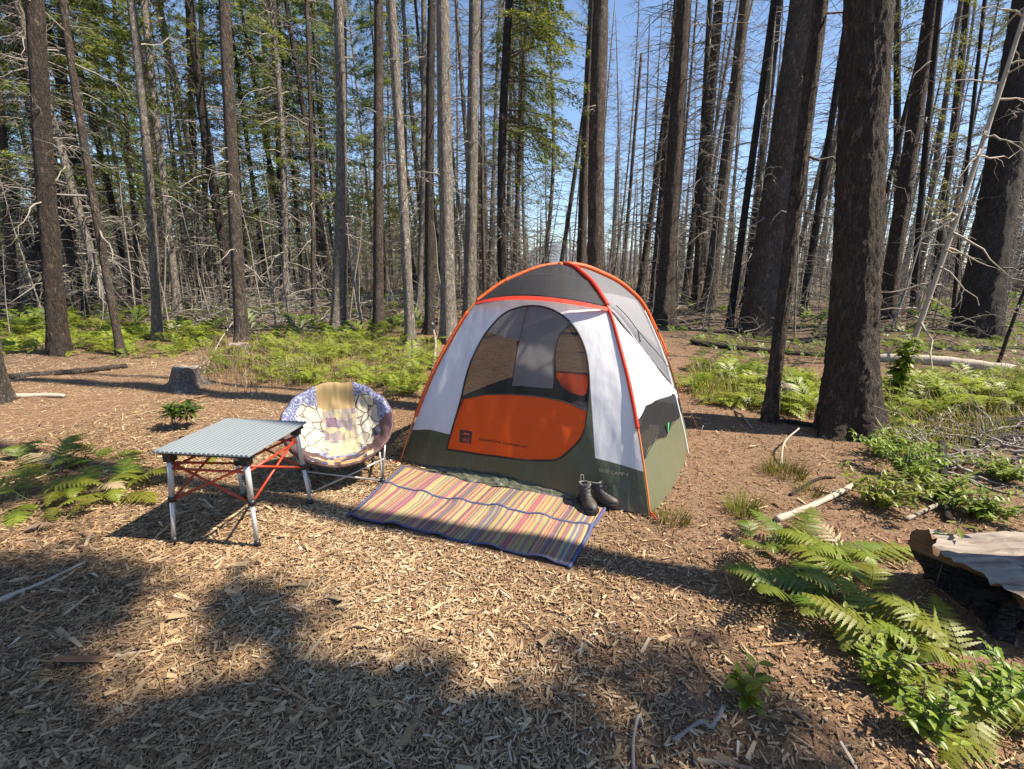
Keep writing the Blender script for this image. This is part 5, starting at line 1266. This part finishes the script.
# ------------------------------------------------------------------ roll-top table
def build_table():
    fl, fr_, br, bl = [np.array(ground(*p)) for p in ((175, 545), (258, 548), (311, 506), (244, 500))]
    h = .605
    ce = (fl + fr_ + br + bl) / 4; ex = (fr_ - fl) + (br - bl); rz = math.atan2(ex[1], ex[0])
    t = thing('folding_table', 'silver slatted roll-top camp table with red cross braces', 'table', (ce[0], ce[1], 0), rz)
    c_, s_ = math.cos(-rz), math.sin(-rz); loc = lambda p: np.array([(p - ce)[0] * c_ - (p - ce)[1] * s_, (p - ce)[0] * s_ + (p - ce)[1] * c_])
    feet = [loc(p) for p in (fl, fr_, br, bl)]
    hw = .235; hd = .25
    tops = [np.array(p) for p in ((-hw, -hd), (hw, -hd), (hw, hd), (-hw, hd))]
    top = MB(); n = 21; m_top, nt, bs, o = newmat('slat_aluminium')
    bs.inputs['Base Color'].default_value = (.30, .345, .37, 1); bs.inputs['Metallic'].default_value = .45; bs.inputs['Roughness'].default_value = .45
    bump(nt, bs, noise_(nt, coords(nt, (400, 6, 1)), 1.0, 3), .15, .002)
    W2, D2 = .295, .30
    for i in range(n):
        x0 = -W2 + 2 * W2 * i / n; x1 = x0 + 2 * W2 / n - .004
        prof = [(x0, 0), (x0 + .002, .010), (x0 + .005, .012), ((x0 + x1) / 2, .013), (x1 - .005, .012), (x1 - .002, .010), (x1, 0)]
        V = np.array([(a, yy, h - .013 + b) for yy in (-D2, D2) for a, b in prof]); k = len(prof)
        top.add(V, [np.array([[j, j + k, j + k + 1, j + 1] for j in range(k - 1)] + [[0, k - 1, 2 * k - 1, k]]), np.array([list(range(k)), list(range(2 * k - 1, k - 1, -1))])])
    top.build('slatted_top', m_top, t, False)
    for yy in (-hd, hd):
        rail = MB(); box(rail, (-W2 + .01, yy - .014, h - .038), (W2 - .01, yy + .014, h - .015)); rail.build('rail', M['blackplastic'], t, False)
    for f, q in zip(feet, tops):
        zt = h - .05; z0 = gz(*ce) + .0
        a = np.array([f[0], f[1], z0 + .02]); b = np.array([q[0], q[1], zt]); mid = a + (b - a) * .50
        lg = tube1(MB(), [a, mid], .0125, 10).add(*tubes(np.array([mid, b]), np.array([.016, .016]), 10, True)).build('leg', M['alu'], t)
        bk = MB(); tube1(bk, [a - [0, 0, .02], a + (b - a) * .04], .017, 10); bk.build('foot', M['blackplastic'], lg)
        cl = MB(); tube1(cl, [mid - (b - a) * .03, mid + (b - a) * .03], .021, 10); cl.build('collar', M['blackplastic'], lg)
        kk = MB(); box(kk, (q[0] - .024, q[1] - .024, zt - .03), (q[0] + .024, q[1] + .024, zt + .022)); kk.build('corner_bracket', M['blackplastic'], lg, False)
    def at(i, u):
        f, q = feet[i], tops[i]; a = np.array([f[0], f[1], .02]); b = np.array([q[0], q[1], h - .05]); return a + (b - a) * u
    for i, j in ((0, 1), (1, 2), (2, 3), (3, 0)):
        for u, v in ((.50, .93), (.93, .50)):
            tube1(MB(), [at(i, u), at(j, v)], .0075, 8).build('cross_brace', M['redtube'], t)
    for i, j in ((0, 1), (1, 2), (2, 3), (3, 0)):
        tube1(MB(), [at(i, .86), at(j, .86)], .008, 8).build('side_rail', M['redtube'], t)
build_table()

# ------------------------------------------------------------------ round camp chair
def build_chair():
    x, y = ground(344, 478)
    face = math.atan2(-y + .0, -x + .12) + PI / 2
    t = thing('camp_chair', 'round padded camp chair in blue and cream patchwork cloth', 'chair', (x, y, gz(x, y)), face)
    def patch(name, cols, scale, edge=None, rnd=.9):
        m, nt, bs, o = newmat(name); v = coords(nt)
        vv = nd(nt, 'ShaderNodeTexVoronoi', {'Vector': v, 'Scale': scale, 'Randomness': rnd}); c = ramp(nt, nd(nt, 'ShaderNodeSeparateColor', {'Color': vv.outputs['Color']}).outputs[0], [(i / len(cols), k) for i, k in enumerate(cols)], 'CONSTANT')
        if edge:
            e = nd(nt, 'ShaderNodeTexVoronoi', {'Vector': v, 'Scale': scale, 'Randomness': rnd}, feature='DISTANCE_TO_EDGE').outputs['Distance']
            c = mixc(nt, ramp(nt, e, [(edge[1], (1, 1, 1)), (edge[1] + .02, (0, 0, 0))]), c, edge[0])
        nt.links.new(c, bs.inputs['Base Color']); bs.inputs['Roughness'].default_value = .8; bump(nt, bs, noise_(nt, v, 7, 3), .5, .03); return m
    def paisley():
        m, nt, bs, o = newmat('blue_paisley'); v = coords(nt)
        n = noise_(nt, v, 15, 2); w = nd(nt, 'ShaderNodeTexVoronoi', {'Vector': v, 'Scale': 16.}).outputs['Distance']
        s = math_(nt, 'SINE', math_(nt, 'MULTIPLY', math_(nt, 'ADD', w, n), 18.))
        c = mixc(nt, ramp(nt, s, [(.35, (0, 0, 0)), (.6, (1, 1, 1))]), (.10, .11, .21), (.26, .28, .38))
        nt.links.new(c, bs.inputs['Base Color']); bs.inputs['Roughness'].default_value = .8; bump(nt, bs, n, .3, .02); return m
    mats = [paisley(), simple('tan_cloth', (.27, .195, .09), .85, var=.2, scale=9), patch('cream_stone', [(.42, .38, .30), (.47, .43, .35), (.38, .34, .26)], 9.5, ((.06, .05, .05), .022)),
            patch('patchwork', [(.32, .27, .17), (.21, .18, .15), (.37, .32, .23), (.16, .13, .15), (.29, .26, .21), (.35, .30, .17)], 16, ((.20, .15, .13), .02), .55), simple('brown_cloth', (.085, .045, .045), .6, var=.3, scale=20, bmp=.4),
            patch('brown_diamonds', [(.36, .20, .09), (.07, .045, .045), (.50, .38, .22), (.05, .05, .09)], 22, None, .3), simple('purple_square', (.11, .065, .10), .8), simple('cream_cloth', (.44, .38, .22), .85, var=.2, scale=12)]
    tilt = R(35); Rr = .39
    # dish frame: origin, u to the sitter's side, w up the back
    o0 = np.array([0, .02, .46]); U = np.array([1., 0, 0]); Wv = np.array([0, math.cos(tilt), math.sin(tilt)]); Nn = np.array([0, -math.sin(tilt), math.cos(tilt)])
    def dish(r, a, back=0.):
        uu, ww = r * np.sin(a), r * np.cos(a)
        # droop: the lower rim folds forward, the middle sinks
        sag = -.20 * (1 - r ** 2.2)
        lip = .045 * np.exp(-((r - .92) / .12) ** 2) + .02 * np.array([noise.noise((u * 4, w * 4, 1)) + .5 * noise.noise((u * 13, w * 5, 4)) for u, w in zip(np.ravel(uu), np.ravel(ww))]).reshape(np.shape(uu))
        p = o0 + U * (uu * Rr * 1.02)[..., None] + Wv * (ww * Rr * (1 - .10 * (ww < 0) * -ww))[..., None] + Nn * (sag + lip - back)[..., None]
        p[..., 2] += -.05 * np.clip(-ww, 0, 1) ** 2
        return p
    nr, na = 64, 220
    r = np.linspace(.0, 1, nr)[:, None]; a = (np.arange(na) / na * 2 * PI)[None]
    Rg = np.broadcast_to(r, (nr, na)); Ag = np.broadcast_to(a, (nr, na))
    V = dish(Rg, Ag); f = gridf(nr, na, True)
    rm = ((r[:-1] + r[1:]) / 2 + 0 * a).ravel(); am = (a + PI / na + 0 * r[:-1]).ravel(); u, w = rm * np.sin(am), rm * np.cos(am)
    mi = np.full(len(u), 0)
    mi[(w < .05) & (rm > .62)] = 4
    mi[(np.abs(u) < .36) & (w > .60)] = 1
    mi[(u < -.28) & (u > -.74) & (w < .62) & (w > -.42) & (rm < .86)] = 2
    mi[(u > .36) & (u < .76) & (w < .72) & (w > .0) & (rm < .9)] = 2
    mi[(u > .36) & (u < .62) & (w <= .0) & (w > -.4) & (rm < .7)] = 2
    mi[(u >= -.28) & (u <= .36) & (w <= .60) & (w > -.52)] = 3
    mi[(u > -.22) & (u < .30) & (w <= -.15) & (w > -.5)] = 7
    mi[(u > -.22) & (u < -.02) & (w > .25) & (w < .46)] = 6
    mi[(np.abs(u) < .55) & (w <= -.58)] = 5
    seat = MB().add(V.reshape(-1, 3), f, mi).build('padded_seat', mats, t)
    Vb = dish(Rg, Ag, .035); Vb = np.concatenate([V[-1:], V[-1:] + (Vb[-1:] - V[-1:]) * .5 + (V[-1:] - V[-1:].mean(1, keepdims=True)) * .03, Vb[::-1]])
    MB().add(Vb.reshape(-1, 3), gridf(len(Vb), na, True)).build('seat_back', mats[4], t)
    rim = dish(np.full(na + 1, 1.0), np.linspace(0, 2 * PI, na + 1), .018)
    tube1(MB(), rim, .015, 7, cap=False).build('rim_tube', mats[4], t)
    # frame: four feet, crossed tubes on every side
    ft = {'fl': (-.235, -.20), 'fr': (.27, -.20), 'br': (.25, .24), 'bl': (-.25, .24)}
    tp = {k: dish(np.array([.97]), np.array([ang]), .03)[0] for k, ang in (('fl', PI + .95), ('fr', PI - .95), ('br', 1.05), ('bl', -1.05))}
    g = lambda k: np.array([ft[k][0], ft[k][1], .018])
    for k in ft:
        up = tube1(MB(), [g(k), tp[k]], .0095, 8).build('upright', M['steel'], t)
        b = MB(); tube1(b, [g(k) - [0, 0, .018], g(k) + [0, 0, .018]], .02, 8); b.build('foot_cap', M['blackplastic'], up)
    for p, q in (('fl', 'fr'), ('fr', 'fl'), ('fr', 'br'), ('br', 'fr'), ('bl', 'br'), ('br', 'bl'), ('bl', 'fl'), ('fl', 'bl')):
        e = g(q) + (tp[q] - g(q)) * .55
        tube1(MB(), [g(p), e], .009, 8).build('cross_tube', M['steel'], t)
    # side pouch hanging at the sunny side
    pch = MB(); box(pch, (.30, -.02, .17), (.345, .16, .33)); ob = pch.build('pouch', simple('navy_cloth', (.02, .025, .05), .8), t); ob.rotation_euler = (0, -.12, 0)
    bv = ob.modifiers.new('soft', 'BEVEL'); bv.width = .015; bv.segments = 3
build_chair()

# ------------------------------------------------------------------ trees outside the frame whose shade falls on the camp
def shade_tree(x, y, h, r, zones, label, dist, seed, size=(.05, .16), per=1.0, trunk=True):
    """broad fir whose boughs hang where the low sun passes on its way to the camp floor"""
    rs = np.random.default_rng(seed); t = thing('conifer_tree', label, 'tree', (x, y, gz(x, y)))
    mb, fc, fr = trunk_mb((0, 0, 1), h, r, 1.6, .4, .05, seed, .55); mb.build('trunk', M['bark_brown'], t)
    cl = MB(); V = []; br = MB()
    for poly, n in zones:
        gx, gy = px_points([(poly, 1.)], int(n * per), rs); L = dist + rs.normal(0, .8, len(gx))
        gap = np.array([noise.noise((a * 2.6, b * 2.6, 3)) + .6 * noise.noise((a * 6, b * 6, 8)) for a, b in zip(gx, gy)]) < .05; gx, gy, L = gx[gap], gy[gap], L[gap]
        c = np.stack([gx, gy, 0 * gx], -1) + SUN[None] * L[:, None] - np.array([x, y, 0])
        for p in c[::7]:
            z = max(1., p[2] - .25 * math.hypot(p[0], p[1])); q = fc(min(z, h - .2)); tube1(br, smooth_path([q, (q + p) / 2 + [0, 0, .25], p], 6), np.linspace(.03, .006, 6), 4)
        m = 16; cc = np.repeat(c, m, 0) + rs.normal(0, .10, (len(c) * m, 3)); k = len(cc)
        d = rs.normal(0, 1, (k, 3)) * [1, 1, .5]; d /= np.linalg.norm(d, axis=1, keepdims=True); w = np.cross(d, rs.normal(0, 1, (k, 3))); w /= np.linalg.norm(w, axis=1, keepdims=True)
        l = rs.uniform(*size, k)[:, None]; V.append(np.stack([cc - d * l, cc + w * l * .3, cc + d * l, cc - w * l * .3], 1).reshape(-1, 3))
    V = np.concatenate(V); n = len(V) // 4
    cl.add(V, np.arange(n * 4).reshape(-1, 4), 0, np.repeat(rs.uniform(0, 1, n), 4)); 
    for vv, ff in zip(br.v, br.f): pass
    base = cl.n
    cl.add(np.concatenate(br.v), [f for f in br.f], 1)
    cl.build('crown', [M['needle'], M['twig_dark']], t, False, True)
shade_tree(7.4, -2.2, 12, .2, [([(-40, 690), (60, 722), (190, 722), (260, 692), (315, 676), (365, 678), (390, 705), (430, 740), (420, 800), (-40, 800)], 300),
                              ([(400, 700), (560, 715), (680, 800), (400, 800)], 24), ([(560, 650), (700, 640), (800, 690), (860, 800), (640, 800)], 20), ([(180, 585), (260, 600), (300, 640), (230, 640)], 12)], 'fir standing outside the camp whose boughs shade the near wood chips', 12.2, 5)
shade_tree(6.4, -1.3, 12, .17, [([(-30, 570), (60, 576), (140, 588), (140, 596), (70, 602), (40, 612), (25, 660), (-30, 665)], 100), ([(-30, 470), (70, 458), (100, 472), (80, 500), (-30, 515)], 45)],
           'fir outside the camp whose boughs shade the ground left of the table', 12.4, 6)
t = thing('conifer_tree', 'bare straight pine outside the camp casting the long shadow before the mat', 'tree', (4.75, .95, 0))
trunk_mb((0, .13, 1), 15, .14, 1.6, .3, .05, 77, .5)[0].build('trunk', M['bark_brown'], t)

# ------------------------------------------------------------------ light, sky, camera
w = bpy.data.worlds.new('World'); scene.world = w; w.use_nodes = True
nt = w.node_tree; bg = nt.nodes['Background']
sky = nt.nodes.new('ShaderNodeTexSky'); sky.sky_type = 'NISHITA'; sky.sun_disc = False
sky.sun_elevation = SUN_EL; sky.sun_rotation = PI / 2 - SUN_AZ
sky.altitude = 1500; sky.air_density = 1.0; sky.dust_density = .35; sky.ozone_density = 1.7
nt.links.new(sky.outputs[0], bg.inputs[0]); bg.inputs[1].default_value = .10
sl = bpy.data.lights.new('sun', 'SUN'); sl.energy = 5.0; sl.angle = R(.53); sl.color = (1, .89, .73)
so = bpy.data.objects.new('sun', sl); C.objects.link(so); so.location = (8, -3, 12)
so.rotation_euler = Vector(-SUN).to_track_quat('-Z', 'Y').to_euler()

cam = bpy.data.cameras.new('camera'); co = bpy.data.objects.new('camera', cam); C.objects.link(co)
cam.sensor_width = 36; cam.lens = 36 * F / 1024; cam.clip_end = 4000; cam.clip_start = .05
co.location = (0, 0, HC); co.rotation_euler = (PI / 2 - PITCH, 0, 0); scene.camera = co
scene.view_settings.view_transform = 'Standard'; scene.view_settings.look = 'None'; scene.view_settings.gamma = 1
scene.view_settings.exposure = 1.22
scene.cycles.max_bounces = 8; scene.cycles.transparent_max_bounces = 16; scene.cycles.use_denoising = True
